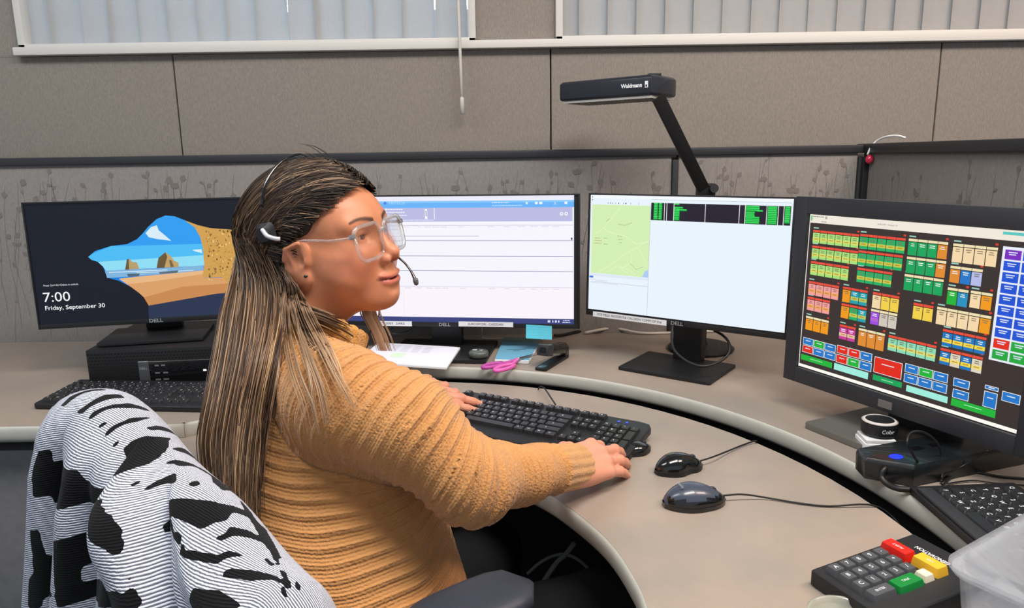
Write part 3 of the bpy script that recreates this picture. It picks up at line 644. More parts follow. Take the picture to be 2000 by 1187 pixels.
# compact keyboard at right, half hidden by the storage tub
def compact_layout():
    L = []
    def row(y, x, s):
        for t, w_ in s: L.append((x, y, w_, 1, t)); x += w_
    k = lambda s: [(c, 1) for c in s]
    row(4, 0, [('E', 1)]+k('1234567890-=')+[('B', 1)]); row(3, 0, [('T', 1.3)]+k('QWERTYUIOP[]')+[('E', .7)])
    row(2, 0, [('C', 1.5)]+k('ASDFGHJKL;')+[('E', 2.5)]); row(1, 0, [('S', 2)]+k('ZXCVBNM,./')+[('S', 2)]); row(0, 0, k('FCWA')+[('', 5)]+k('AC<v>'))
    row(5.2, 0, k('QFFFFFFFFFFFFP'))
    return L
c0 = at_z(1776, 950, ZU+.012); c1 = at_z(1905, 1062, ZU+.012)
kx = Vector(c1-c0); kx.z = 0; kx.normalize(); ky = Vector((-kx.y, kx.x, 0)); org = Vector(c0); org.z = ZU+.0008
KR, _ = keyboard('compact black keyboard on the desk edge below the touch monitor, beside the translucent tub', mtx(org, kx, ky), compact_layout(), .0188, [(0, 0), (.30, 0), (.30, .158), (0, .158)], .018, .012, .016, .030, keyh=.004, thick=.012, gs=.009)
b = MB(); b.box((.15, .014, .0145), (.27, .022, .005)); b.build('wrist_bar', DKG, KR, bevel=.002)

# keypad with coloured keys
p0 = at_z(1583, 1112, ZL+.022); p1 = at_z(1752, 1061, ZL+.022)
kx = Vector(p1-p0); kx.z = 0; kx.normalize(); ky = Vector((-kx.y, kx.x, 0))
KPW, KPD = .185, .118
org = Vector(p0)-ky*KPD; org.z = ZL+.0008
kp = empty('programmable_keypad', (0, 0, 0), mtx=mtx(org, kx, ky), label='black keypad with red, yellow and green keys at the lower right of the curved desk', cat='keypad')
b = MB(); hb, hf = .030, .022
b.add([(0, 0, 0), (KPW, 0, 0), (KPW, KPD, 0), (0, KPD, 0), (0, 0, hf), (KPW, 0, hb), (KPW, KPD, hb), (0, KPD, hf)], [(3, 2, 1, 0), (4, 5, 6, 7), (0, 1, 5, 4), (1, 2, 6, 5), (2, 3, 7, 6), (3, 0, 4, 7)])
b.build('body', mat('charcoal_keypad_plastic', '1f2023', .5, bump=.2, bscale=1500), kp, bevel=.004, seg=3)
sl = math.atan2(hb-hf, KPW); KGY = mat('dark_grey_keycap', '4a4d52', .45)
def padkey(i, j, wi, hj, m, t, nm='key', dome=.009):
    U = .0195; x = .012+(i+wi/2)*U; y = .010+(j+hj/2)*U
    me = keymesh(wi*U, hj*U, '', dome, False, m, KEYW, .008).copy()
    b = MB(); b.add([v.co for v in me.vertices], [tuple(p.vertices) for p in me.polygons])
    if t:
        vs, fs = text_geo(t, .0085 if len(t) == 1 else .0052, .01); b.add([(-y_, x_, dome+.0003) for x_, y_, _ in vs] if hj > wi else [(x_, y_, dome+.0003) for x_, y_, _ in vs], fs, 1)
    o = b.build(nm, [m, KEYW], kp); auto_smooth(o.data)
    o.matrix_local = Matrix.Translation((x, y, hf+(hb-hf)*x/KPW-.001)) @ Matrix.Rotation(-sl, 4, 'Y'); return o
RED = mat('red_keycap', 'd82018', .4); YEL = mat('yellow_keycap', 'e4b030', .4); GRN = mat('green_keycap', '0a7a34', .4); CRM = mat('cream_keycap', 'd8d0b8', .4)
lab = ['A789-', 'B456+', 'C123/', 'D0.E*']
for j in range(4, 0, -1):
    for i in range(5):
        if j == 1 and i < 5: continue
        padkey(i, j, 1, 1, KGY, lab[4-j][i])
padkey(0, 1, 2, 1, KGY, 'ENTER'); tag(padkey(2.05, .9, 2.2, 1.15, GRN, 'TALK'), 'green key'); padkey(4.35, 1.0, .95, 1, CRM, 'E')
tag(padkey(5.1, 3.1, 1.15, 2.1, RED, 'ALERT', dome=.013), 'red key'); tag(padkey(5.4, 1.0, 1.15, 2.05, YEL, 'CLR', dome=.013), 'yellow key')
vs, fs = text_geo('GENOVATION', .0095, .03); b = MB(); b.add([(-y+.158, x*.78+.068, .0) for x, y, _ in vs], fs); o = b.build('logo', KEYW, kp, fix=False)
o.matrix_local = Matrix.Translation((0, 0, hf+(hb-hf)*.85+.0009)) @ Matrix.Rotation(-sl, 4, 'Y') if False else Matrix.Translation((0, 0, hf+(hb-hf)*.86+.0006))

# ================================================================== MICE
def mouse(label, x, y, ang, L, W_, H_, m_top, m_base, z=ZL, waist=.1, logo=None, cable=None, cz=ZL):
    root = empty('computer_mouse', (x, y, z+.0008), R_(ang), label=label, cat='mouse')
    rings = []; ts = np.linspace(0, 1, 26)
    def prof(t): return (math.sin(math.pi*min(1, t*.97+.015))**.55)
    b = MB()
    for t in ts:
        xx = -L/2+L*t; w_ = W_/2*prof(t)*(1-waist*math.exp(-((t-.62)/.16)**2)); h_ = H_*(math.sin(math.pi*(t*.96+.02))**.6)*(1.05-.35*t)
        rings.append([(xx, w_*math.cos(a)*(1 if True else 1), .004+max(0, h_*math.sin(a)**.9)) for a in np.linspace(.0, math.pi, 17)])
    b.loft(rings, closed=False)
    so_ = b.build('shell', [m_top, m_base], root, smooth=True, fix=True)
    if logo:
        for p in so_.data.polygons:
            if p.center[2] < H_*.52 and p.center[0] > -L*.47: p.material_index = 1
    b = MB(); b.loft([[(-L/2+L*t, s*W_/2*1.02*prof(t)*(1-waist*math.exp(-((t-.62)/.16)**2)), 0) for t in ts for s in (1,)]+[(-L/2+L*t, -W_/2*1.02*prof(t)*(1-waist*math.exp(-((t-.62)/.16)**2)), 0) for t in ts[::-1]],
                      [(-L/2+L*t, W_/2*1.04*prof(t)*(1-waist*math.exp(-((t-.62)/.16)**2)), .007) for t in ts]+[(-L/2+L*t, -W_/2*1.04*prof(t)*(1-waist*math.exp(-((t-.62)/.16)**2)), .007) for t in ts[::-1]]])
    b.build('base', m_base, root, smooth=False)
    b = MB(); b.lathe([(0, -.003), (.009, -.003), (.0105, 0), (.009, .003), (0, .003)], 20, M=Matrix.Translation((L*.27, 0, H_*.61-.0045)) @ Matrix.Rotation(R_(90), 4, 'X')); b.build('scroll_wheel', DKG, root, smooth=True)
    if logo:
        vs, fs = text_geo(logo, .0075, .01); b = MB(); b.add([(-L*.24-y_, x_, H_*.815+.0052) for x_, y_, _ in vs], fs); b.build('logo', LOGO, root, fix=False)
    if cable:
        M = Matrix.Translation((-x, -y, -z)); Ri = Matrix.Rotation(-R_(ang), 4, 'Z')
        cable = [(x+math.cos(R_(ang))*L*.47, y+math.sin(R_(ang))*L*.47, z+.010)]+list(cable[1:])
        b = MB(); b.tube([Ri @ (M @ Vector(p)) for p in cable], .0016, 8); b.build('cable', CORD, root, smooth=True)
    return root
def pz(x, y, z): return tuple(at_z(x, y, z))
m1 = (at_z(1276, 925, ZL+.01)+at_z(1380, 903, ZL+.01))/2; m1[1] += .012
mouse('glossy black mouse just above the blue-grey one on the curved desk', m1[0]+.0, m1[1], 20, .092, .056, .033, BLKG, BLK, waist=.22, cable=[pz(1376, 902, ZL+.014), pz(1392, 893, ZL+.012), pz(1425, 880, ZL+.006), pz(1455, 868, ZL+.003), pz(1478, 862, ZL+.003), (.455, 1.345, ZL-.03), (.47, 1.37, ZL-.1)])
m2 = (at_z(1298, 985, ZL+.01)+at_z(1420, 975, ZL+.01))/2; m2[1] += .012
mouse('blue-grey topped mouse with black sides, nearest the camera on the curved desk', m2[0], m2[1]+.0, 8, .102, .062, .036, mat('blue_grey_mouse_shell', '3e4656', .28, coat=.3), BLKG, waist=.06, logo='logitech', cable=[pz(1418, 968, ZL+.014), pz(1450, 966, ZL+.010), pz(1500, 973, ZL+.003), pz(1560, 983, ZL+.002), pz(1620, 989, ZL+.002), pz(1695, 986, ZL+.004), pz(1735, 1003, ZL-.01), pz(1772, 1044, ZL-.04), pz(1776, 1052, ZL-.12)])
m3 = at_z(1256, 874, ZL+.01)
mouse('small black mouse half hidden behind the right end of the keyboard and the hand', m3[0]-.010, m3[1]+.004, 40, .060, .044, .019, BLKG, BLK, waist=.05)
# ================================================================== DESK THINGS AROUND THE MIDDLE MONITOR
def sheet_stack():
    q = [at_z(*p, ZU+.017) for p in ((748, 667), (899, 678), (872, 717), (700, 706))]  # resting partly on the monitor's foot
    q = [np.array([p[0], p[1]]) for p in q]; d = q[1]-q[2]; q[3] = q[2]+(q[3]-q[2]); q[0] = q[3]+d
    c = sum(q)/4
    r = empty('paper_pad', (c[0], c[1], ZU+.0108), label='stack of white printed sheets on the desk in front of the middle monitor', cat='papers')
    P = [(p-c) for p in q][::-1]
    b = MB(); b.prism([tuple(p) for p in P], 0, .0060); b.build('pad', mat('white_paper', 'e2e4ea', .8), r, bevel=.0008, seg=1)
    b = MB(); b.prism([tuple(p*.985+np.array([-.006, .003])) for p in P], .0061, .0068); b.build('top_sheet', mat('bluish_white_paper', 'dfe2f2', .8), r)
    ex = (P[1]-P[0]) if False else (q[1]-q[0]); ey = q[0]-q[3]; o0 = q[3]-c
    b = MB()
    for k in range(6):
        for s_ in range(5):
            a = o0+ex*(.08+.13*s_)+ey*(.9-.06*k); e2 = a+ex*.09; b.add([(*a, .0070), (*e2, .0070), (*(e2+ey*.012), .0070), (*(a+ey*.012), .0070)], [(0, 1, 2, 3)])
    a = o0+ex*.28+ey*.30; b.add([(*a, .0070), (*(a+ex*.16), .0070), (*(a+ex*.16+ey*.22), .0070), (*(a+ey*.22), .0070)], [(0, 1, 2, 3)], 1)
    b.build('print', [mat('grey_print', 'a9adbb', .8), mat('pale_green_print', 'cfe6cd', .8)], r, fix=False)
    return r
sheet_stack()
# round pocket gadget on a dark folder
x, y, _ = at_z(935, 690, ZU+.02)
r = empty('round_gadget', (x, y, ZU+.010), label='small round grey-green puck shaped gadget on the black foot of the middle monitor', cat='gadget')
b = MB(); b.lathe([(0, 0), (.020, 0), (.0245, .004), (.026, .010), (.0245, .016), (.021, .018), (0, .0185)], 32); b.build('body', mat('grey_green_plastic', '4c5450', .35, coat=.3), r, smooth=True)
b = MB(); b.lathe([(0, .0187), (.007, .0187), (.007, .0197), (0, .0200)], 20, M=Matrix.Translation((.006, .002, 0))); b.build('button', CHR, r, smooth=True)
b = MB(); b.box((-.010, .003, .0192), (.012, .012, .0006)); b.build('display', mat('pale_display', 'a8b4ae', .3), r)
# blue booklet
q = [np.array(at_z(*p, ZU+.006)[:2]) for p in ((957, 706), (1024, 708), (1045, 674), (972, 672))]; c = sum(q)/4
r = empty('booklet', (c[0]+.012, c[1]+.006, ZU+.0008), label='pale blue booklet with white pages left of the stapler', cat='booklet')
b = MB(); b.prism([tuple(p-c) for p in q], 0, .008); b.build('pages', LAB, r, bevel=.0006, seg=1)
b = MB(); b.prism([tuple((p-c)*.99+np.array([0, .004])) for p in q], .0082, .0094); b.build('cover', mat('sky_blue_card', '6ba6c4', .5), r)
b = MB(); b.box((.0, -.0, .0098), (.018, .0014, .0004)); b.box((.0, .012, .0098), (.05, .0014, .0004)); b.build('print', INK, r)
q = [np.array(at_z(*p, ZU+.002)[:2]) for p in ((978, 672), (1040, 676), (1062, 664), (985, 662))]; c = sum(q)/4
r = empty('green_folder', (c[0], c[1]+.01, ZU+.0008), label='grey-green folder lying just behind the pale blue booklet', cat='folder')
b = MB(); b.prism([tuple((p-c)*np.array([1, 1.1])) for p in q], 0, .004); b.build('cover', mat('sage_green_card', '5f7f7c', .5), r, bevel=.0006, seg=1)
# scissors
def scissors():
    a = at_z(957, 718, ZU+.01); t = at_z(1056, 694, ZU+.006); d = np.array(t-a)[:2]; L = np.linalg.norm(d)*.90; ang = math.atan2(d[1], d[0])
    r = empty('scissors', (a[0], a[1], ZU+.0008), ang, label='scissors with pink and magenta handles, handles overhanging the worktop edge', cat='scissors')
    pk = mat('pink_plastic', 'd65cae', .35, coat=.3); pk2 = mat('magenta_plastic', 'b0449a', .4)
    def loop(cx, cy, rx, ry, rot, nm, m, z):
        b = MB(); n = 28; pl = []
        for i in range(n+1):
            t_ = 2*math.pi*i/n; px, py = rx*math.cos(t_), ry*math.sin(t_); pl.append((cx+px*math.cos(rot)-py*math.sin(rot), cy+px*math.sin(rot)+py*math.cos(rot), z))
        b.tube(pl, .0052, 8, sm=1); return b
    k = L/.165
    b = loop(.034*k, -.017, .034, .0125, .10, 'handle', pk, .0065); b.tube([(.064*k, -.012, .0065), (.085*k, -.004, .009), (.098*k, 0, .0115)], .0045, 8); b.build('handle', pk, r, smooth=True)
    b = loop(.026*k, .018, .030, .0120, -.12, 'handle', pk2, .0065); b.tube([(.052*k, .012, .0065), (.078*k, .004, .009), (.098*k, 0, .0115)], .0045, 8); b.build('handle', pk2, r, smooth=True)
    for s_ in (1, -1):
        b = MB(); b.prism([(.092*k, -.006), (.165*k, s_*.004), (.168*k, s_*.004+.001), (.092*k, .006)], .0112+s_*.0009, .0126+s_*.0009); b.build('blade', CHR, r, bevel=.0003, seg=1)
    b = MB(); b.lathe([(0, .012), (.003, .012), (.0035, .0155), (0, .017)], 14, M=Matrix.Translation((.1*k, 0, 0))); b.build('pivot_screw', CHR, r, smooth=True)
scissors()
# stapler
def stapler():
    a = at_z(1056, 724, ZU+.004); t = at_z(1080, 672, ZU+.02); ang = math.atan2(1.85-1.715, .115-.067)
    r = empty('stapler', (.067, 1.722, ZU+.0008), R_(62), label='black stapler standing right of the pink scissors', cat='stapler')
    b = MB(); b.loft([[(x, y, z) for x, y in rrect(.145, .032, .006, 3, .072, 0)] for z in (0, .006)]); b.build('base', BLK, r, bevel=.001)
    b = MB(); b.box((.016, 0, .0068), (.022, .018, .0016)); b.build('anvil', CHR, r, bevel=.0004)
    M = Matrix.Translation((.138, 0, .012)) @ Matrix.Rotation(R_(13), 4, 'Y')
    b = MB(); b.loft([[(x, y*w_, z) for y, z in ((-1, 0), (-1, .012*h_), (-.7, .018*h_), (.7, .018*h_), (1, .012*h_), (1, 0))] for x, w_, h_ in ((-.128, .010, .9), (-.12, .013, 1.1), (-.06, .014, 1.2), (-.01, .014, 1.5), (.008, .013, 1.2))], M=M); b.build('arm', BLKG, r, bevel=.001)
    b = MB(); b.box((-.06, 0, -.003), (.11, .014, .007), M=M); b.build('magazine', CHR, r, bevel=.0006)
    b = MB(); b.box((.136, 0, .016), (.024, .028, .026)); b.build('hinge_block', BLKG, r, bevel=.004)
    b = MB(); b.box((-.112, 0, .008), (.032, .032, .028), M=M); b.build('head_cap', DKG, r, bevel=.003)
stapler()
# ================================================================== CABLES
def cable(name, label, P, r_, m=CORD, cat='cable'):
    c = np.mean(np.array(P), axis=0); c[2] = min(p[2] for p in P)
    o_ = MB(); o_.tube([tuple(np.array(p)-c) for p in P], r_, 8, sm=5); o = o_.build(name, m, None, smooth=True); o.location = c
    return tag(o, label, cat)
WCB = mat('ivory_cable', 'cdc8be', .5)
cable('white_cable', 'white cable lying along the partition between the middle and map monitors', [pz(1142, 650, ZU+.006), pz(1165, 645, ZU+.012), pz(1200, 641, ZU+.012), pz(1250, 650, ZU+.006), pz(1300, 650, ZU+.004), pz(1330, 648, ZU+.004), pz(1400, 646, ZU+.005)], .004, WCB)
cable('black_cable', 'black cable behind the middle monitor\'s right corner', [pz(1083, 655, ZU+.01), pz(1100, 654, ZU+.006), pz(1130, 647, ZU+.006), pz(1158, 644, ZU+.006), pz(1182, 644, ZU+.008)], .0045)
cable('copper_cable', 'short orange-brown cable end beside the cyan sticky note', [pz(1066, 643, ZU+.012), pz(1066, 650, ZU+.008), pz(1075, 655, ZU+.006), pz(1083, 655, ZU+.006)], .003, mat('copper_orange', 'b06848', .4))
cable('white_cable', 'thin ivory cable looping on the desk under the middle monitor', [pz(941, 634, ZU+.07), pz(942, 650, ZU+.03), pz(943, 660, ZU+.004), pz(980, 661, ZU+.003), pz(1030, 662, ZU+.003), pz(1060, 663, ZU+.003)], .002, WCB)
cable('grey_cable', 'dark cable hanging below the middle monitor\'s left part', [tuple(at_y(x, y, 1.95)) for x, y in ((766, 640), (766, 650), (785, 651), (803, 645), (812, 636))], .003)
# loop cable round the map monitor's neck
cable('loop_cable', 'black cable looping round the neck of the map monitor\'s stand', [tuple(at_y(x, y, Y)) for x, y, Y in ((1314, 636, 1.72), (1312, 660, 1.695), (1318, 685, 1.66), (1345, 707, 1.625), (1375, 715, 1.605), (1405, 706, 1.615), (1423, 690, 1.63), (1424, 670, 1.65), (1412, 655, 1.68), (1395, 645, 1.72))], .0032)
cable('keyboard_cable', 'thin black cable running from the keyboard over the gap in the desk', [pz(1085, 790, ZL+.020), pz(1075, 775, ZL+.018), pz(1062, 757, ZL+.014), pz(1052, 758, ZL+.004), (.06, 1.68, ZL-.03)], .0018)
# ================================================================== DESK LAMP
def desk_lamp():
    bx = at_y(1380, 372, 1.90); root = empty('desk_lamp', (bx[0], 1.90, ZU+.0008), label='black task lamp on an angled arm rising behind the map monitor', cat='desk lamp')
    O = np.array([bx[0], 1.90, ZU]); L = lambda p: tuple(np.array(p)-O)
    b = MB(); b.lathe([(0, 0), (.085, 0), (.088, .006), (.08, .012), (.018, .016), (.014, .03), (.014, .30), (0, .30)], 32); b.build('base', BLK, root, smooth=False)
    a0 = at_d(1290, 200, 1.71); a1 = at_y(1375, 372, 1.895)
    b = MB(); d = Vector(a1-a0); x = d.normalized(); M = mtx(L((a0+a1)/2), x, Vector((0, 1, 0)).cross(x) if False else Vector((0, 1, 0)))
    b.box((0, 0, 0), (d.length*.5*2+.03, .018, .030), M=M); b.build('lower_arm', mat('matt_black_metal', '0f1012', .6), root, bevel=.002)
    b = MB(); b.box(L(at_y(1378, 372, 1.90)), (.045, .03, .035)); b.build('elbow_joint', BLK, root, bevel=.003)
    b = MB(); M = Matrix.Translation(L(at_y(1393, 368, 1.88))) @ Matrix.Rotation(R_(90), 4, 'X'); b.lathe([(0, -.012), (.010, -.012), (.011, .012), (0, .012)], 16, M=M); b.build('knob', DKG, root, smooth=False)
    # head: long shallow box, nearer short end at right
    pL = at_d(1093, 172, 1.86); pR = at_d(1272, 174, 1.70)
    ax = Vector(pR-pL); ax.z = 0; Wd = ax.length; ax.normalize(); ay = Vector((-ax.y, ax.x, 0))
    c = (Vector(pL)+Vector(pR))/2; H_ = .047; D = .125
    M = mtx(Vector(L(c)), ax, ay)
    b = MB()
    rings = []
    for s_, ins in ((H_/2, .006), (H_/2-.006, 0), (-H_/2+.004, 0), (-H_/2, .003)):
        w_, d_ = Wd/2-ins, D-ins
        rings.append([(-w_, ins, s_), (w_, ins, s_), (w_+.004, .04, s_), (w_+.004, .09, s_), (w_, d_, s_), (-w_+.03, d_, s_), (-w_, .09, s_)])
    b.loft(rings, M=M); b.build('lamp_head', mat('navy_black_lamp_shell', '1a1d27', .38, coat=.2), root, bevel=.0025)
    b = MB(); b.prism([(-Wd/2+.008, .006), (Wd/2-.004, .006), (Wd/2-.006, .06), (Wd/2-.006, .115), (-Wd/2+.03, .115), (-Wd/2+.008, .09)], -H_/2-.006, -H_/2-.0005, M=M); b.build('reflector', mat('grey_louvre', 'b8b6b0', .4, metal=.1), root)
    b = MB()
    for i in range(22): b.box((-Wd/2+.02+i*(Wd-.02)/21, .062, -H_/2-.0068), (.0015, .10, .0016), M=M)
    b.build('louvre', mat('dark_louvre', '8c8a85', .4, metal=.2), root)
    vs, fs = text_geo('Waldmann', .013, .03); b = MB(); b.add([(x+Wd*.30, -.0008, y) for x, y, _ in vs], fs, M=M)
    b.box((Wd*.30+.040, -.0006, .001), (.008, .0008, .015), M=M); b.box((Wd*.30+.040, -.0012, -.002), (.004, .0008, .005), 1, M=M); b.build('logo', [mat('white_lettering', 'e8eaee', .5), BLK], root, fix=False)
    b = MB(); b.box(tuple(Vector(M @ Vector((Wd/2-.02, .05, H_/2+.003)))), (.03, .02, .006)); b.build('switch', BLK, root, bevel=.001)
desk_lamp()
# ================================================================== RIGHT END OF THE DESK
x, y, _ = (at_z(1686, 885, ZU)+at_z(1748, 888, ZU))/2
r = empty('note_cube', (x+.004, y+.022, ZU+.0008), R_(-6), label='small white note box under the round tape roll', cat='note box')
b = MB(); b.box((0, 0, .009), (.054, .05, .018)); b.build('box', LAB, r, bevel=.001); b = MB(); b.box((0, 0, .0215), (.05, .046, .006)); b.build('lid', WHT, r, bevel=.001)
r.name = 'note_box'
r = empty('tape_roll', (x+.012, y+.03, ZU+.0258), label='round black roll with printed white rim on top of the white note box', cat='tape roll')
b = MB(); b.lathe([(0, 0), (.026, 0), (.0295, .004), (.0305, .014), (.0295, .024), (.024, .0265), (0, .027)], 36); b.build('roll', BLK, r, smooth=False, bevel=0)
b = MB(); b.lathe([(.0235, .0268), (.0292, .0246), (.0298, .0252), (.0245, .0280), (.0235, .0268)], 36, cap=False); b.build('rim', mat('pale_printed_rim', 'd0c8c4', .5), r, smooth=True)
vs, fs = text_geo('Cobr', .010, .02); b = MB(); b.add([(x_, -.0309, y_+.014) for x_, y_, _ in vs], fs); b.build('logo', KEYW, r, fix=False)
# grey steel plate the monitor arm stands on
q = [np.array(at_z(*p, ZU+.003)[:2]) for p in ((1605, 812), (1690, 852), (1850, 870), (1720, 800))]
c = sum(q)/4
# power hub
c0 = at_z(1775, 912, ZU+.036); c1 = at_z(1940, 880, ZU+.036); d = Vector(c1-c0); d.z = 0; d.normalize()
hb_ = empty('power_hub', (0, 0, 0), mtx=mtx(Vector((c0[0], c0[1], ZU+.0008)), d, Vector((-d.y, d.x, 0))), label='long black hub box with a blue light, behind the compact keyboard', cat='hub')
b = MB(); b.loft([[(x_, y_, z) for x_, y_ in ((.012-i, 0-i*.5), (.26, 0-i*.5), (.26, .085), (-.02-i, .085), (-.035-i, .05))] for z, i in ((0, .0), (.030, .002), (.036, -.002))]); b.build('body', mat('dark_teal_black_plastic', '14191d', .35, coat=.3), hb_, bevel=.0015)
b = MB(); b.lathe([(0, .0362), (.009, .0362), (.0085, .0372), (0, .0375)], 24, M=Matrix.Translation((.012, .036, 0)) @ Matrix.Scale(1.3, 4, (1, 0, 0))); b.build('blue_light', glow('blue_hub_light', '2038f0', 1.5), hb_, smooth=True)
b = MB()
for i in range(3): b.box((.07+i*.04, .05, .0364), (.022, .012, .0008))
b.build('port', BLKG, hb_)
cable('audio_cable', 'thick black cable from the hub\'s end curling onto the desk edge', [pz(1745, 908, ZU+.022), pz(1728, 915, ZU+.024), pz(1722, 932, ZU+.012), pz(1735, 946, ZU+.006), pz(1755, 954, ZU+.006), pz(1778, 956, ZU+.008)], .0048)
cable('loop_cable', 'thin black cable arching over the hub with the blue light', [pz(1792, 902, ZU+.038), pz(1782, 885, ZU+.055), pz(1772, 865, ZU+.075), pz(1778, 846, ZU+.085), pz(1800, 843, ZU+.085), pz(1825, 858, ZU+.07), pz(1838, 882, ZU+.045), pz(1842, 915, ZU+.02), pz(1838, 938, ZU+.004)], .002)
cable('black_cable', 'black cable running from the compact keyboard behind toward the right', [pz(1840, 945, ZU+.006), pz(1862, 928, ZU+.004), pz(1900, 921, ZU+.003), pz(1950, 930, ZU+.003), pz(2010, 935, ZU+.003)], .0022)
cable('black_cable', 'thin cable rising from the compact keyboard to the touch monitor', [pz(1838, 940, ZU+.006), pz(1845, 928, ZU+.01), pz(1880, 910, ZU+.02), pz(1910, 893, ZU+.04), pz(1930, 880, ZU+.06)], .0016)
cable('black_cable', 'faint thin cable along the desk at the far right edge', [pz(1850, 944, ZU+.003), pz(1900, 938, ZU+.003), pz(1950, 944, ZU+.003), pz(2010, 948, ZU+.003)], .0013)
# translucent tub leaning into view at the lower right
tub_m = mat('frosted_clear_plastic', 'dfe4ec', .25, trans=.6, ior=1.1, alpha=.38)
r = empty('storage_tub', (.682, .738, ZU+.001), R_(32), label='translucent frosted plastic tub at the lower right corner of the picture', cat='storage tub')
b = MB(); rings = []
for z, g in ((0, 0), (.004, .004), (.045, .008), (.050, .008), (.050, .014), (.055, .014), (.055, .006), (.045, .005), (.006, .0), (.004, -.004)):
    rings.append([(x_, y_, z) for x_, y_ in rrect(.30+2*g, .20+2*g, .030, 6)])
b.loft(rings); b.build('tub', tub_m, r, smooth=False, bevel=0); auto_smooth(r.children[0].data, .5)
b = MB(); b.loft([[(x_, y_, z) for x_, y_ in rrect(.30+2*g, .20+2*g, .030, 6)] for z, g in ((.0555, .017), (.061, .017), (.063, .012), (.063, .006), (.068, .002), (.068, -.004))]); b.build('lid', tub_m, r, bevel=0); auto_smooth(r.children[1].data, .5)
# round clear thing at the lower edge
x, y, _ = at_z(1622, 1192, ZL)
r = empty('glass_coaster', (x, y-.034, ZL+.0008), label='pale round clear rimmed dish at the bottom edge of the picture', cat='dish')
b = MB(); b.lathe([(0, .002), (.030, .002), (.036, .010), (.038, .016), (.041, .016), (.041, .012), (.036, .0), (0, 0)], 40); b.build('dish', mat('pale_clear_plastic', 'c8cabc', .15, trans=.5, alpha=.8), r, smooth=True)
r.name = 'shallow_dish'
# white bent rod with a red ball over the partition corner
rod = [tuple(at_y(x_, y_, Y)) for x_, y_, Y in ((1768, 272, 1.98), (1752, 268, 2.0), (1730, 270, 2.03), (1712, 278, 2.055), (1700, 292, 2.06), (1694, 305, 2.062))]
r = empty('bauble', tuple(np.array(rod[2])), label='red ball on a thin white bent rod hooked over the partition corner', cat='ornament')
O = np.array(rod[2]); b = MB(); b.tube([tuple(np.array(p)-O+np.array([0, 0, .004])) for p in rod], .0028, 8); b.build('rod', WHT, r, smooth=True)
pb = np.array(at_y(1698, 311, 2.06))-O; b = MB(); b.lathe([(.0001+.0105*math.sin(t), .0125*math.cos(t)) for t in np.linspace(math.pi, 0, 14)], 24, M=Matrix.Translation(pb)); b.build('ball', mat('red_glossy_plastic', 'c02848', .25, coat=.5), r, smooth=True)
# clutter in the dark below the desk
DK = mat('dim_grey_cable', '9a9c98', .6)
FZ = .30
cable('floor_cable', 'grey cable arching in the dark under the curved desk', [tuple(at_y(x_, y_, 1.55)) for x_, y_ in ((1030, 1120), (1060, 1095), (1095, 1082), (1125, 1090), (1150, 1110), (1172, 1126))], .004, DK)
cable('floor_cable', 'thicker ribbed grey cable crossing under the curved desk', [tuple(at_y(x_, y_, 1.5)) for x_, y_ in ((1058, 1142), (1075, 1115), (1090, 1095), (1105, 1082), (1122, 1060))], .006, DK)
cable('floor_cable', 'grey cable against the underside of the curved desk\'s right edge', [tuple(at_y(x_, y_, 1.45)) for x_, y_ in ((1165, 1105), (1180, 1120), (1200, 1128), (1225, 1135))], .005, DK)
# ================================================================== PERSON (surfaces grown from smooth blended distance fields)
def ell(P, c, r, Rm=None):
    q = P-np.array(c)
    if Rm is not None: q = q@Rm
    r = np.array(r); k0 = np.linalg.norm(q/r, axis=-1); k1 = np.linalg.norm(q/(r*r), axis=-1)+1e-9
    return k0*(k0-1)/k1
def cap(P, a, b, ra, rb=None):
    a = np.array(a, float); b = np.array(b, float); rb = ra if rb is None else rb
    ab = b-a; t = np.clip(((P-a)@ab)/(ab@ab), 0, 1)
    return np.linalg.norm(P-a-t[..., None]*ab, axis=-1)-(ra+(rb-ra)*t)
def chain(P, pts_, rs, k=.0):
    d = None
    for i in range(len(pts_)-1):
        e = cap(P, pts_[i], pts_[i+1], rs[i], rs[i+1]); d = e if d is None else (smin(d, e, k) if k else np.minimum(d, e))
    return d
def smin(a, b, k): h = np.maximum(k-np.abs(a-b), 0)/k; return np.minimum(a, b)-h*h*k*.25
def smax(a, b, k): return -smin(-a, -b, k)
def field(fn, lo, hi, h):
    ax = [np.arange(lo[i], hi[i]+h, h) for i in range(3)]; n = [len(a) for a in ax]
    F = np.empty(n, np.float32)
    for i0 in range(0, n[0], 12):
        X, Y, Z = np.meshgrid(ax[0][i0:i0+12], ax[1], ax[2], indexing='ij'); F[i0:i0+12] = fn(np.stack([X, Y, Z], -1))
    return F
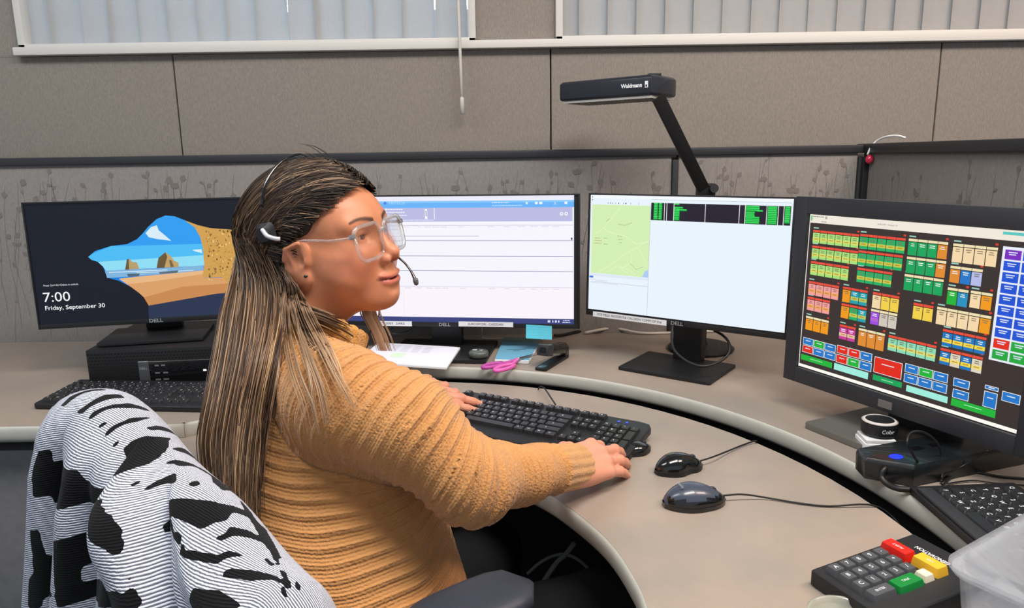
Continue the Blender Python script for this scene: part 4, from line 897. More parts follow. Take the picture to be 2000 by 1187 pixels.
def surfnets(fn, lo, hi, h, relax=2):
    F = field(fn, lo, hi, h); S = F < 0; lo = np.array(lo, float)
    nx, ny, nz = F.shape
    cnt = sum(S[i:nx-1+i, j:ny-1+j, k:nz-1+k].astype(np.int8) for i in (0, 1) for j in (0, 1) for k in (0, 1))
    act = (cnt > 0) & (cnt < 8); idx = np.full(act.shape, -1, np.int64); C_ = np.argwhere(act); idx[act] = np.arange(len(C_))
    acc = np.zeros((len(C_), 3)); num = np.zeros(len(C_))
    for ax in range(3):
        for o1 in (0, 1):
            for o2 in (0, 1):
                a = np.zeros(3, int); others = [q for q in range(3) if q != ax]; a[others[0]] = o1; a[others[1]] = o2; b = a.copy(); b[ax] = 1
                A = C_+a; B = C_+b; fa = F[A[:, 0], A[:, 1], A[:, 2]]; fb = F[B[:, 0], B[:, 1], B[:, 2]]; m = (fa < 0) != (fb < 0)
                t = np.where(m, fa/(fa-fb+1e-12), 0); p = A+(B-A)*t[:, None]; acc[m] += p[m]; num[m] += 1
    V = lo+h*(acc/num[:, None]); Q = []
    for ax in range(3):
        o = [q for q in range(3) if q != ax]; sl = [slice(None)]*3; sl2 = [slice(None)]*3; sl[ax] = slice(0, -1); sl2[ax] = slice(1, None)
        cr = S[tuple(sl)] != S[tuple(sl2)]; E_ = np.argwhere(cr); E_ = E_[(E_[:, o[0]] > 0) & (E_[:, o[1]] > 0) & (E_[:, o[0]] < F.shape[o[0]]-1) & (E_[:, o[1]] < F.shape[o[1]]-1)]
        ins = S[E_[:, 0], E_[:, 1], E_[:, 2]]
        def cell(d0, d1): c = E_.copy(); c[:, o[0]] -= d0; c[:, o[1]] -= d1; return idx[c[:, 0], c[:, 1], c[:, 2]]
        q = np.stack([cell(1, 1), cell(0, 1), cell(0, 0), cell(1, 0)], 1)
        flip = ins if ax != 1 else ~ins
        q[~flip] = q[~flip][:, ::-1]; Q.append(q)
    Q = np.concatenate(Q); Q = Q[(Q >= 0).all(1)]
    for _ in range(relax):
        s = np.zeros_like(V); c = np.zeros(len(V))
        for i in range(4):
            for j in (1, 3): np.add.at(s, Q[:, i], V[Q[:, (i+j) % 4]]); np.add.at(c, Q[:, i], 1)
        V = .5*V+.5*s/np.maximum(c, 1)[:, None]
    return V, Q
def grad(fn, V, e=1e-3):
    G = np.stack([fn(V+d)-fn(V-d) for d in np.eye(3)*e], -1); return G/(np.linalg.norm(G, axis=1)[:, None]+1e-9)
def np_mesh(name, V, Q, cols=None, attrs=None):
    me = bpy.data.meshes.new(name); me.vertices.add(len(V)); me.vertices.foreach_set('co', V.astype(np.float32).ravel())
    k = Q.shape[1]; me.loops.add(len(Q)*k); me.loops.foreach_set('vertex_index', Q.astype(np.int32).ravel())
    me.polygons.add(len(Q)); me.polygons.foreach_set('loop_start', np.arange(0, len(Q)*k, k, dtype=np.int32)); me.update(); me.validate()
    if cols is not None:
        a = me.color_attributes.new('Col', 'FLOAT_COLOR', 'POINT'); a.data.foreach_set('color', np.c_[cols, np.ones(len(cols))].astype(np.float32).ravel())
    for n_, v_ in (attrs or {}).items(): a = me.attributes.new(n_, 'FLOAT', 'POINT'); a.data.foreach_set('value', v_.astype(np.float32))
    me.shade_smooth(); return me

# ---- frames
def rotm(yaw, pitch, roll):
    # x forward, y left, z up
    cy, sy = math.cos(yaw), math.sin(yaw); Rz = np.array([[cy, -sy, 0], [sy, cy, 0], [0, 0, 1]])
    cp, sp_ = math.cos(-pitch), math.sin(-pitch); Ry = np.array([[cp, 0, sp_], [0, 1, 0], [-sp_, 0, cp]])
    cr, sr = math.cos(roll), math.sin(roll); Rx = np.array([[1, 0, 0], [0, cr, -sr], [0, sr, cr]])
    return Rz@Ry@Rx
HR = rotm(R_(-23), R_(10), R_(5)); HS = .965
EARP = at_d(594, 508, 1.055)
HO = EARP-HR@(np.array([-.004, -.076, -.002])*HS)
def h2w(p): return HO+(np.asarray(p, float)*HS)@HR.T
def w2h(P): return ((P-HO)@HR)/HS
ET = R_(48); FT = np.array([math.cos(ET), math.sin(ET), 0]); RT = np.array([math.sin(ET), -math.cos(ET), 0])   # torso forward / right
ZV = np.array([0, 0, 1.])
# ---- head (local metres)
def head_sdf(P):
    x, y, z = P[..., 0], P[..., 1], P[..., 2]; S = P.copy(); S[..., 1] = np.abs(y)
    d = ell(P, (-.014, 0, .038), (.092, .074, .082))
    d = smin(d, ell(P, (.034, 0, .038), (.051, .061, .046)), .03)
    d = smin(d, ell(P, (.026, 0, -.018), (.062, .060, .062)), .025)
    d = smin(d, ell(S, (.048, .034, -.020), (.034, .028, .032)), .02)
    d = smin(d, cap(S, (-.002, .049, -.045), (.056, .018, -.084), .019, .018), .026)
    d = smin(d, cap(S, (.0, .058, .0), (.045, .052, -.045), .014, .016), .03)
    d = smin(d, ell(P, (.070, 0, -.088), (.019, .020, .018)), .02)
    d = smin(d, ell(P, (.064, 0, -.060), (.031, .030, .030)), .02)
    d = smin(d, ell(P, (.030, 0, -.080), (.045, .036, .022)), .02)
    d = smin(d, cap(S, (.076, .012, .034), (.066, .046, .033), .009, .008), .016)           # brow ridge
    d = smax(d, -ell(S, (.098, .034, .012), (.020, .019, .013)), .014)                       # socket
    d = smin(d, ell(S, (.0655, .031, .013), (.0148, .0160, .0135)), .005)                   # lids
    d = smax(d, -ell(S, (.0805, .0315, .0125), (.0065, .0125, .0038)), .0015)               # eye slit
    d = smin(d, cap(P, (.080, 0, .020), (.098, 0, -.015), .0065, .0085), .011)             # nose bridge
    d = smin(d, ell(P, (.1025, 0, -.0205), (.0112, .0112, .0100)), .007)
    d = smin(d, ell(S, (.0930, .0130, -.0285), (.0118, .0072, .0085)), .005)
    d = smax(d, -ell(S, (.0980, .0068, -.0340), (.0062, .0036, .0050)), .003)
    Lp = P.copy(); Lp[..., 2] = z-5.5*y*y+.002
    d = smin(d, ell(Lp, (.0885, 0, -.0540), (.0085, .0265, .0050)), .005)
    d = smin(d, ell(Lp, (.0875, 0, -.0640), (.0095, .0225, .0060)), .005)
    d = smax(d, -ell(Lp, (.1000, 0, -.0587), (.0150, .0300, .0011)), .0025)
    d = smax(d, -ell(P, (.1000, 0, -.0775), (.0100, .018, .0052)), .008)
    # ears
    ear_R = np.array([[math.cos(.35), 0, math.sin(.35)], [0, 1, 0], [-math.sin(.35), 0, math.cos(.35)]])
    S = S.copy(); S[..., 0] = (S[..., 0]+.004)/1.22-.004; S[..., 2] = S[..., 2]/1.08; S[..., 1] = S[..., 1]-.003
    er = ell(S, (-.012, .078, -.001), (.0185, .0075, .0315), ear_R)
    er = smax(er, -ell(S, (-.010, .0865, .004), (.0115, .0075, .0200), ear_R), .004)
    er = smin(er, cap(S, (-.0205, .0835, .018), (.000, .0835, .023), .0032, .0030), .003)
    er = smin(er, cap(S, (-.0275, .0835, .004), (-.0205, .0835, .018), .0030, .0032), .003)
    er = smin(er, cap(S, (-.018, .0820, .012), (-.016, .0815, -.012), .0030, .0026), .004)
    er = smin(er, ell(S, (.0015, .079, -.004), (.0042, .0055, .0060)), .004)
    er = smin(er, ell(S, (-.006, .0785, -.0265), (.0080, .0052, .0095)), .006)
    er = smax(er, -ell(S, (-.004, .0830, -.001), (.0055, .0070, .0085)), .003)
    d = smin(d, er, .006)
    return d
NB = np.array([-.335, 1.075, .985])            # neck base
NH = w2h(NB)
def headneck(P):
    d = head_sdf(P)
    n = cap(P, (-.020, 0, -.035), tuple(NH*.98), .054, .058)
    return smin(d, n, .035)
HV, HQ = surfnets(headneck, (-.125, -.100, min(NH[2]-.01, -.17)), (.130, .100, .142), .0021, 1)
# colour (lips, brows, cheeks are the skin's own colours)
SK = np.array(lin('c6825f')); Sx = np.abs(HV[:, 1])
colr = np.tile(SK, (len(HV), 1))
def blend(w_, c_): global colr; colr = colr*(1-w_[:, None])+np.array(lin(c_))*w_[:, None]
def gs(c, r): return np.exp(-(((np.c_[HV[:, 0], Sx, HV[:, 2]]-np.array(c))/np.array(r))**2).sum(1))
blend(.45*gs((.060, .045, -.030), (.03, .03, .025)), 'cc6e58'); blend(.35*gs((.108, 0, -.024), (.012, .014, .012)), 'd07a60')
zz = HV[:, 2]-5.5*HV[:, 1]**2+.002
lip = np.exp(-((zz+.0590)/.0078)**4)*(HV[:, 0] > .072)*np.clip((.0280-Sx)/.004, 0, 1); blend(.75*lip, 'b45a54')
ml = np.exp(-((zz+.0587)/.0012)**2)*(HV[:, 0] > .068)*np.clip((.031-Sx)/.003, 0, 1); blend(.85*ml, '4a201c')
# brows
t_ = (Sx-.012)/.040; bz = .0335+.009*np.sin(np.clip(t_, 0, 1)*2.2)-.004*np.clip(t_, 0, 1)
br = np.exp(-((HV[:, 2]-bz)/(.0040*(1.1-.6*np.clip(t_, 0, 1))))**4)*(t_ > 0)*(t_ < 1)*(HV[:, 0] > .045); blend(.92*np.clip(br, 0, 1), '2c1a14')
blend(.55*gs((.073, .0315, .019), (.012, .016, .0035)), '5a3426')
nos = gs((.1000, .0068, -.0355), (.006, .0042, .004)); blend(.8*np.clip(nos*1.3, 0, 1), '4a2018')
BV = [h2w(HV)]; BQ = [HQ]; BC = [colr]
# ---- body joints
S_R = at_d(668, 786, .955); E_R = at_d(915, 940, .94); M_R = (S_R+E_R)/2+ZV*.022; W_R = at_z(1110, 911, .780)
PEL = np.array([-.205, .905, .52]); CH = np.array([-.30, 1.00, .84])
S_L = NB-RT*.145-ZV*.065+FT*.03; W_L = np.array([-.250, 1.468, .785]); E_L = np.array([-.47, 1.33, .78])
KN_R = PEL+FT*.42+RT*.13-ZV*.02; KN_L = PEL+FT*.40-RT*.17-ZV*.02
AN_R = KN_R+FT*.02-ZV*.38; AN_L = KN_L+FT*.05-ZV*.38
def body_sdf(P):
    d = cap(P, PEL, CH, .09, .08); d = smin(d, cap(P, CH, NB, .075, .05), .05)
    d = smin(d, cap(P, NB-ZV*.05, S_R, .05, .045), .04); d = smin(d, cap(P, NB-ZV*.05, S_L, .05, .045), .04)
    for a, b, c in ((S_R, E_R, W_R), (S_L, E_L, W_L)): d = smin(d, chain(P, [a, b, c], [.043, .036, .024], .02), .03)
    for k_, a_ in ((KN_R, AN_R), (KN_L, AN_L)): d = smin(d, chain(P, [PEL+(k_-PEL)*.12, k_, a_], [.085, .058, .038], .03), .03)
    return d
V, Q = surfnets(body_sdf, (-.75, .60, .06), (.40, 1.75, 1.0), .012, 2)
BV.append(V); BQ.append(Q); BC.append(np.tile(SK, (len(V), 1)))
# ---- hands
def hand(W, d, n, mirror, curls, thumb, elbow):
    # W wrist, d forward along palm, n dorsum direction; local x fwd, y thumb side, z dorsal
    d = np.array(d, float); d /= np.linalg.norm(d); n = np.array(n, float); n -= d*(n@d); n /= np.linalg.norm(n)
    t = np.cross(n, d)*(-1 if mirror else 1)      # thumb side
    M_ = np.stack([d, t, n], 1)
    ys = [.0275, .0085, -.0110, -.0285]; xs = [.083, .088, .083, .073]; Ls = [(.040, .025, .020), (.045, .028, .021), (.041, .026, .020), (.032, .020, .018)]; rr = [.0090, .0092, .0088, .0078]
    F_ = []
    for i in range(4):
        p = np.array([xs[i], ys[i], .004-abs(ys[i])*.12]); a = 0; dr = curls[i][3] if len(curls[i]) > 3 else (ys[i]*.5*6)*.5
        P_ = [p]; 
        for L_, c_ in zip(Ls[i], curls[i][:3]):
            a -= c_; p = p+np.array([math.cos(a)*math.cos(dr), math.cos(a)*math.sin(dr), math.sin(a)])*L_; P_.append(p)
        F_.append((P_, rr[i]))
    el = (np.array(elbow)-W)@M_
    def f(P):
        dd = None
        for i in range(4):
            e = cap(P, (.012, ys[i]*.62, .000), F_[i][0][0], .0125, .0105); dd = e if dd is None else smin(dd, e, .012)
        dd = smin(dd, cap(P, (.0, .006, -.002), (.0, -.010, -.002), .0195), .02)
        dd = smin(dd, ell(P, (.035, .024, -.012), (.034, .016, .014)), .014); dd = smin(dd, ell(P, (.035, -.024, -.008), (.036, .012, .014)), .012)
        dd = smin(dd, cap(P, (-.004, 0, -.003), tuple(el*min(1, .09/np.linalg.norm(el))), .022, .025), .02)
        for P_, r_ in F_:
            e = chain(P, P_, [r_*1.06, r_*.98, r_*.90, r_*.78], .003)
            e = smin(e, ell(P, P_[1]+np.array([0, 0, .001]), (r_*1.12,)*3), .003)
            dd = smin(dd, e, .0055)
        th = chain(P, thumb, [.0135, .0110, .0098, .0080], .004); dd = smin(dd, th, .010)
        for P_, r_ in F_:   # nails
            tp = P_[3]; dv = (P_[3]-P_[2])/np.linalg.norm(P_[3]-P_[2]); up_ = np.array([0, 0, 1.])-dv*dv[2]; up_ /= np.linalg.norm(up_)
            sd = np.cross(up_, dv); Rn = np.stack([dv, sd, up_], 1)
            dd = smin(dd, ell(P, tp+up_*r_*.52-dv*.001, (.0075, .0056, .0028), Rn), .0012)
        return dd
    allp = np.concatenate([np.array(p) for p, _ in F_]+[np.array(thumb)])
    lo = np.minimum(allp.min(0)-.014, [-.09, -.04, -.04]); hi = np.maximum(allp.max(0)+.014, [.09, .045, .03])
    lo[0] = max(lo[0], -.085)
    V, Q = surfnets(f, lo, hi, .0016, 1)
    col = np.tile(np.array(lin('d6947a')), (len(V), 1))
    for P_, r_ in F_:
        for q_ in (P_[1], P_[2]):
            w_ = .28*np.exp(-(((V-q_-np.array([0, 0, r_]))/.006)**2).sum(1)); col = col*(1-w_[:, None])+np.array(lin('b86a52'))*w_[:, None]
        tp = P_[3]; dv = (P_[3]-P_[2])/np.linalg.norm(P_[3]-P_[2]); up_ = np.array([0, 0, 1.])-dv*dv[2]; up_ /= np.linalg.norm(up_)
        q_ = tp+up_*r_*.7; w_ = .6*np.exp(-(((V-q_)/.0052)**2).sum(1)**2); col = col*(1-w_[:, None])+np.array(lin('eac0ac'))*w_[:, None]
    return W+1.05*V@M_.T, (Q if mirror is False or True else Q[:, ::-1]), col, M_
dR = at_z(1226, 884, .752)-W_R
V, Q, C_, MR_ = hand(W_R, dR+np.array([0, 0, .004]), (.0, -.85, 1), False, [(.40, .70, .50, .06), (.16, .24, .20, .02), (.15, .24, .20, -.02), (.14, .24, .20, -.06)], [np.array(p) for p in ((.022, .026, -.012), (.048, .046, -.022), (.072, .050, -.030), (.092, .046, -.034))], E_R)
det = np.linalg.det(MR_)
if det < 0: Q = Q[:, ::-1]
BV.append(V); BQ.append(Q); BC.append(C_)
dL = at_z(915, 775, .765)-W_L
V, Q, C_, ML_ = hand(W_L, dL+np.array([0, 0, .006]), (-.1, -.6, 1), True, [(.10, .16, .12, .03), (.14, .2, .15, .0), (.35, .6, .4, -.02), (.4, .7, .5, -.10)], [np.array(p) for p in ((.022, .022, -.016), (.045, .030, -.028), (.062, .026, -.036), (.078, .016, -.040))], E_L)
if np.linalg.det(ML_) < 0: Q = Q[:, ::-1]
BV.append(V); BQ.append(Q); BC.append(C_)
off = 0; QQ = []
for v_, q_ in zip(BV, BQ): QQ.append(q_+off); off += len(v_)
PO = np.array([PEL[0], PEL[1], 0])
SKIN = mat('warm_skin', 'd08c6c', .42, attr='Col', sss=.12, noise=.05, nscale=90, bump=.12, bscale=700, spec=.45)
me = np_mesh('person', np.concatenate(BV)-PO, np.concatenate(QQ), np.concatenate(BC))
person = link('person', me, SKIN, None); person.location = PO
tag(person, 'seated woman in a mustard knit sweater with long brown hair, typing and looking right', 'person')
def child(name, V, Q, m, cols=None, attrs=None, parent=person, origin=PO):
    return link(name, np_mesh(name, V-origin, Q, cols, attrs), m, parent)
# eyes
for s_ in (1, -1):
    b = MB(); b.lathe([(.0118*math.sin(t), .0118*math.cos(t)) if 0 < t < math.pi else (0, .0118*math.cos(t)) for t in np.linspace(0, math.pi, 17)], 24, M=Matrix.Rotation(R_(90), 4, 'Y'))
    b.lathe([(0, .0121), (.0026, .0120)], 16, 2, M=Matrix.Rotation(R_(90), 4, 'Y')); b.lathe([(.0026, .01195), (.0056, .0107)], 20, 1, M=Matrix.Rotation(R_(90), 4, 'Y'))
    o = b.build('eye', [mat('eye_white', 'dcd6d0', .2), mat('brown_iris', '4a2c18', .2), BLKG], person, smooth=True, fix=False)
    p = h2w((.0665, s_*.031, .0125))-PO; M = Matrix.Identity(4)
    for i in range(3):
        for j in range(3): M[i][j] = HR[i][j]*HS
        M[i][3] = p[i]
    o.matrix_local = M @ Matrix.Rotation(R_(-3), 4, 'Z')

# ---- sweater
HEM = .47
def torso_sdf(P):
    # stacked ellipses along the spine
    ks = [(.40, .200, .150), (.52, .205, .155), (.64, .188, .172), (.76, .184, .166), (.86, .182, .136), (.93, .165, .110), (.985, .115, .085), (1.03, .070, .065)]
    z = P[..., 2]; Z = np.array([k[0] for k in ks]); A = np.interp(z, Z, [k[1] for k in ks]); B = np.interp(z, Z, [k[2] for k in ks])
    t = np.clip((z-PEL[2])/(NB[2]-PEL[2]), -.4, 1.1); cx = PEL[0]+(NB[0]-PEL[0])*t-.010*np.sin(np.pi*np.clip(t, 0, 1))*FT[0]; cy = PEL[1]+(NB[1]-PEL[1])*t-.010*np.sin(np.pi*np.clip(t, 0, 1))*FT[1]
    dx = P[..., 0]-cx; dy = P[..., 1]-cy; u = dx*RT[0]+dy*RT[1]; v = dx*FT[0]+dy*FT[1]
    k0 = np.sqrt((u/A)**2+(v/B)**2)+1e-9; k1 = np.sqrt((u/A**2)**2+(v/B**2)**2)+1e-9; d = k0*(k0-1)/k1
    d = smax(d, z-1.035, .03); 
    bust = cap(P, CH+FT*.085+RT*.075-ZV*.02, CH+FT*.085-RT*.075-ZV*.02, .062)
    d = smin(d, bust, .06)
    return smax(d, HEM-z, .01)
YR = NB+RT*.035+ZV*.00-FT*.01
def arm_r(P):
    d = chain(P, [YR-ZV*.02, S_R, M_R, E_R, W_R-(W_R-E_R)*.24], [.060, .069, .064, .050, .036], .03)
    return d
def arm_l(P): return chain(P, [NB-RT*.03-ZV*.02, S_L, E_L, W_L], [.058, .058, .052, .036], .03)
cwd = (W_R-E_R)/np.linalg.norm(W_R-E_R)
WC = W_R+cwd*.018
def cuff_r(P): return smax(cap(P, WC-cwd*.075, WC+cwd*.03, .0355, .0345), (P-(WC+cwd*.008))@cwd, .004)
def sweater(P):
    d = torso_sdf(P); d = smin(d, arm_r(P), .035); d = smin(d, arm_l(P), .04)
    d = smin(d, cuff_r(P), .010)
    return d
V, Q = surfnets(sweater, (-.66, .60, .45), (.16, 1.56, 1.075), .0052, 2)
def subdiv(V, Q):
    n = len(V); E_ = np.concatenate([np.sort(Q[:, [i, (i+1) % 4]], 1) for i in range(4)]); u, inv = np.unique(E_, axis=0, return_inverse=True); inv = inv.reshape(4, -1).T+n
    VE = (V[u[:, 0]]+V[u[:, 1]])/2; VF = V[Q].mean(1); c = np.arange(len(Q))+n+len(u)
    Q2 = np.concatenate([np.stack([Q[:, i], inv[:, i], c, inv[:, (i+3) % 4]], 1) for i in range(4)]); return np.concatenate([V, VE, VF]), Q2
V, Q = subdiv(V, Q)
for _ in range(2): G = grad(sweater, V); V = V-G*np.clip(sweater(V), -.003, .003)[:, None]*.8
G = grad(sweater, V, 3e-3)
a_r = arm_r(V)-.006; a_l = arm_l(V)-.006; tt = torso_sdf(V); cu = cuff_r(V)
isa = (a_r < tt) & (a_r < a_l); isl = (a_l < tt) & ~isa
def arclen(P, pts_):
    best = np.full(len(P), 9.); s = np.zeros(len(P)); acc = 0
    for a, b in zip(pts_[:-1], pts_[1:]):
        ab = b-a; L = np.linalg.norm(ab); t = np.clip((P-a)@ab/L**2, 0, 1); dd = np.linalg.norm(P-a-t[:, None]*ab, axis=1)
        t2 = (P-a)@ab/L**2
        s = np.where(dd < best, acc+t2*L, s); best = np.minimum(best, dd); acc += L
    return s
def bez(P, pts_, n=40): return [np.array(q) for q in smooth_path(pts_, 10)]
sr = arclen(V, bez(V, [YR-ZV*.02, S_R, E_R, W_R])); sl_ = arclen(V, bez(V, [NB-RT*.03, S_L, E_L, W_L]))
# torso courses sag toward the back middle, sleeves ring the arm; cuff ribs run lengthwise
rel = V-PEL; tz = V[:, 2]+.10*((V-PEL)@RT)-.05*((V-PEL)@FT)
rib = np.where(isa, sr/.0158, np.where(isl, sl_/.0158, tz/.0160))
cl = (V-(WC-cwd*.078))@cwd; iscuff = (np.linalg.norm(V-WC, axis=1) < .10) & (cl > 0)
ax1 = np.cross(cwd, ZV); ax1 /= np.linalg.norm(ax1); ax2 = np.cross(cwd, ax1); ang = np.arctan2((V-W_R)@ax2, (V-W_R)@ax1)
wob = .07*np.sin(V[:, 0]*61+V[:, 2]*37)+.06*np.sin(V[:, 1]*83-V[:, 2]*53)
q = rib+wob; rd = .5+.5*np.cos(2*np.pi*q); amp = np.where(isa, .0058, .0042)*(.70+.30*np.sin(V[:, 0]*31+V[:, 1]*47+V[:, 2]*23))
disp = amp*(rd**2.8-.33)
disp = np.where(iscuff, .0024*np.abs(np.cos(ang*8)), disp)
seam = np.exp(-((a_r-tt)/.004)**2)*(~iscuff); disp = disp*(1-.8*seam)-.0022*seam
V2 = V+G*disp[:, None]
tri = np.where(iscuff, ang*3, np.where(isa, 0, 1))
# broad soft folds
fold = .0035*np.sin((V@RT)*38+V[:, 2]*9)*np.clip((.80-V[:, 2])/.2, 0, 1)+.002*np.sin(sr*52+ang*1.0)*isa*np.clip((sr-.36)/.05, 0, 1)*(~iscuff)
V2 = V2+G*fold[:, None]
knit = mat('mustard_knit', 'd9a463', .92, spec=.12, sheen=.25, attr='Col', noise=.10, nscale=60, bump=.0)
nt = knit.node_tree; pb_ = nt.nodes['Principled BSDF']
tc = nt.nodes.new('ShaderNodeTexCoord'); an = nt.nodes.new('ShaderNodeAttribute'); an.attribute_name = 'rib'
w1 = nt.nodes.new('ShaderNodeTexVoronoi'); w1.inputs['Scale'].default_value = 290; nt.links.new(tc.outputs['Object'], w1.inputs['Vector'])
mulr = nt.nodes.new('ShaderNodeMath'); mulr.operation = 'MULTIPLY'; mulr.inputs[1].default_value = 2*math.pi*4; nt.links.new(an.outputs['Fac'], mulr.inputs[0])
sn = nt.nodes.new('ShaderNodeMath'); sn.operation = 'SINE'; nt.links.new(mulr.outputs[0], sn.inputs[0])
ad = nt.nodes.new('ShaderNodeMath'); ad.operation = 'MULTIPLY_ADD'; nt.links.new(sn.outputs[0], ad.inputs[0]); ad.inputs[1].default_value = .35; nt.links.new(w1.outputs['Distance'], ad.inputs[2])
bp = nt.nodes.new('ShaderNodeBump'); bp.inputs['Strength'].default_value = .65; bp.inputs['Distance'].default_value = .0019; nt.links.new(ad.outputs[0], bp.inputs['Height']); nt.links.new(bp.outputs[0], pb_.inputs['Normal'])
kc = np.tile(np.array(lin('c78f58')), (len(V), 1)); kc[iscuff] = np.array(lin('ce975c'))
sweat = child('sweater', V2, Q, knit, kc, {'rib': q})
# eyelet row near the hem + collar
hd = w2h  # head helper
def collar(P):
    a = NB+np.array([.012, .0, -.005]); b = h2w((-.020, 0, -.052)); ax = (b-a)/np.linalg.norm(b-a)
    t = (P-a)@ax; rad = np.linalg.norm(P-a-t[..., None]*ax, axis=-1); ro = .083-.10*np.clip(t, 0, .1)
    return smax(smax(np.abs(rad-ro)-.0065, np.abs(t-.028)-.036, .008), -10+t*0, .01)
V, Q = surfnets(collar, tuple(NB-.13), tuple(NB+np.array([.15, .13, .13])), .0032, 2)
G = grad(collar, V); a_ = np.arctan2((V-NB)[:, 1], (V-NB)[:, 0]); rc = .0018*np.cos(a_*34); V2 = V+G*rc[:, None]
kc = np.tile(np.array(lin('cf9852')), (len(V), 1))
coll = child('collar', V2, Q, knit, kc, {'rib': a_*0})
coll.parent = sweat
# trousers
def trous(P):
    d = smin(cap(P, PEL+RT*.07-ZV*.02, PEL-RT*.07-ZV*.02, .125), cap(P, PEL, PEL+ZV*.06, .12), .05)
    for k_, a_ in ((KN_R, AN_R), (KN_L, AN_L)): d = smin(d, chain(P, [PEL+(k_-PEL)*.15, k_, a_], [.098, .070, .050], .03), .03)
    return smax(d, .10-P[..., 2], .005)
V, Q = surfnets(trous, (-.5, .62, .06), (.35, 1.5, .66), .010, 2)
child('trousers', V, Q, mat('dark_navy_denim', '0a0b0f', .95, noise=.2, nscale=200))
for a_ in (AN_R, AN_L):
    def shoe(P): return smax(smin(ell(P, a_+FT*.06-ZV*(a_[2]-.045), (.06, .05, .04)), cap(P, a_-ZV*(a_[2]-.05)-FT*.02, a_-ZV*(a_[2]-.035)+FT*.14, .045, .035), .03), .003-P[..., 2], .003)
    V, Q = surfnets(shoe, (a_[0]-.16, a_[1]-.16, -.005), (a_[0]+.22, a_[1]+.22, .12), .008, 2); child('shoe', V, Q, BLK)

# ---- hair
HC_ = np.array([-.028, 0, .044]); HRAD = np.array([.117, .085, .0985])
def sph(th, ph):  # th: azimuth from front toward left, ph: elevation
    return np.array([math.cos(ph)*math.cos(th), math.cos(ph)*math.sin(th), math.sin(ph)])
def hit_sweater(px, py, lift=.006):
    t = .6; r_ = ray(px, py)
    for _ in range(60):
        dd = float(sweater((CAM+r_*t)[None])[0]); 
        if dd < .0008: break
        t += dd*.8
        if t > 1.6: return None
    return CAM+r_*(t-lift)
curt = [  # (left x, right x, y, depth) guides for the hanging mass, turned into points in the room
    (440, 575, 560, 1.085), (432, 560, 630, 1.055), (426, 534, 710, 1.025), (412, 514, 790, .995), (402, 505, 860, .975), (410, 500, 930, .96), (432, 496, 1000, .95), (452, 494, 1050, .945)]
CL = np.array([at_d(a, c, d) for a, b, c, d in curt]); CR_ = np.array([at_d(b, c, d-.02) for a, b, c, d in curt])
back = -FT
def hit0(px, py):
    t = .7; r_ = ray(px, py)
    for _ in range(50):
        dd = float(sweater((CAM+r_*t)[None])[0])
        if dd < .001: return t
        t += dd*.8
        if t > 1.5: return 9.
    return 9.
CG = np.zeros((len(curt), 9, 3))
for k_, (a, b, c, d) in enumerate(curt):
    for j_ in range(9):
        f2 = j_/8; px = a+(b-a)*f2; CG[k_, j_] = at_d(px, c, min(d-.02*f2, hit0(px, c)-.030))
def curtain(k_, f2):
    q_ = f2*8; i_ = min(7, int(q_)); t_ = q_-i_; return CG[k_, i_]*(1-t_)+CG[k_, i_+1]*t_
CL = CG[:, 0]; CR_ = CG[:, -1]
strands = []; cols_ = []; clump = []
rootc = [lin('2f2620'), lin('3e322a'), lin('231b17')]; tipc = [lin('5e4636'), lin('7e6049'), lin('4a382b'), lin('9c7c60'), lin('3c2d23')]
def hairline_ok(p):  # p in head-local on scalp
    x, y, z = p; 
    if x > -.005:
        zmin = .026+(x+.005)*.62 if x < .060 else .066+(x-.060)*1.0
        return z > zmin
    return z > .0-.0*x and x < .02
NS = 8500; tries = 0
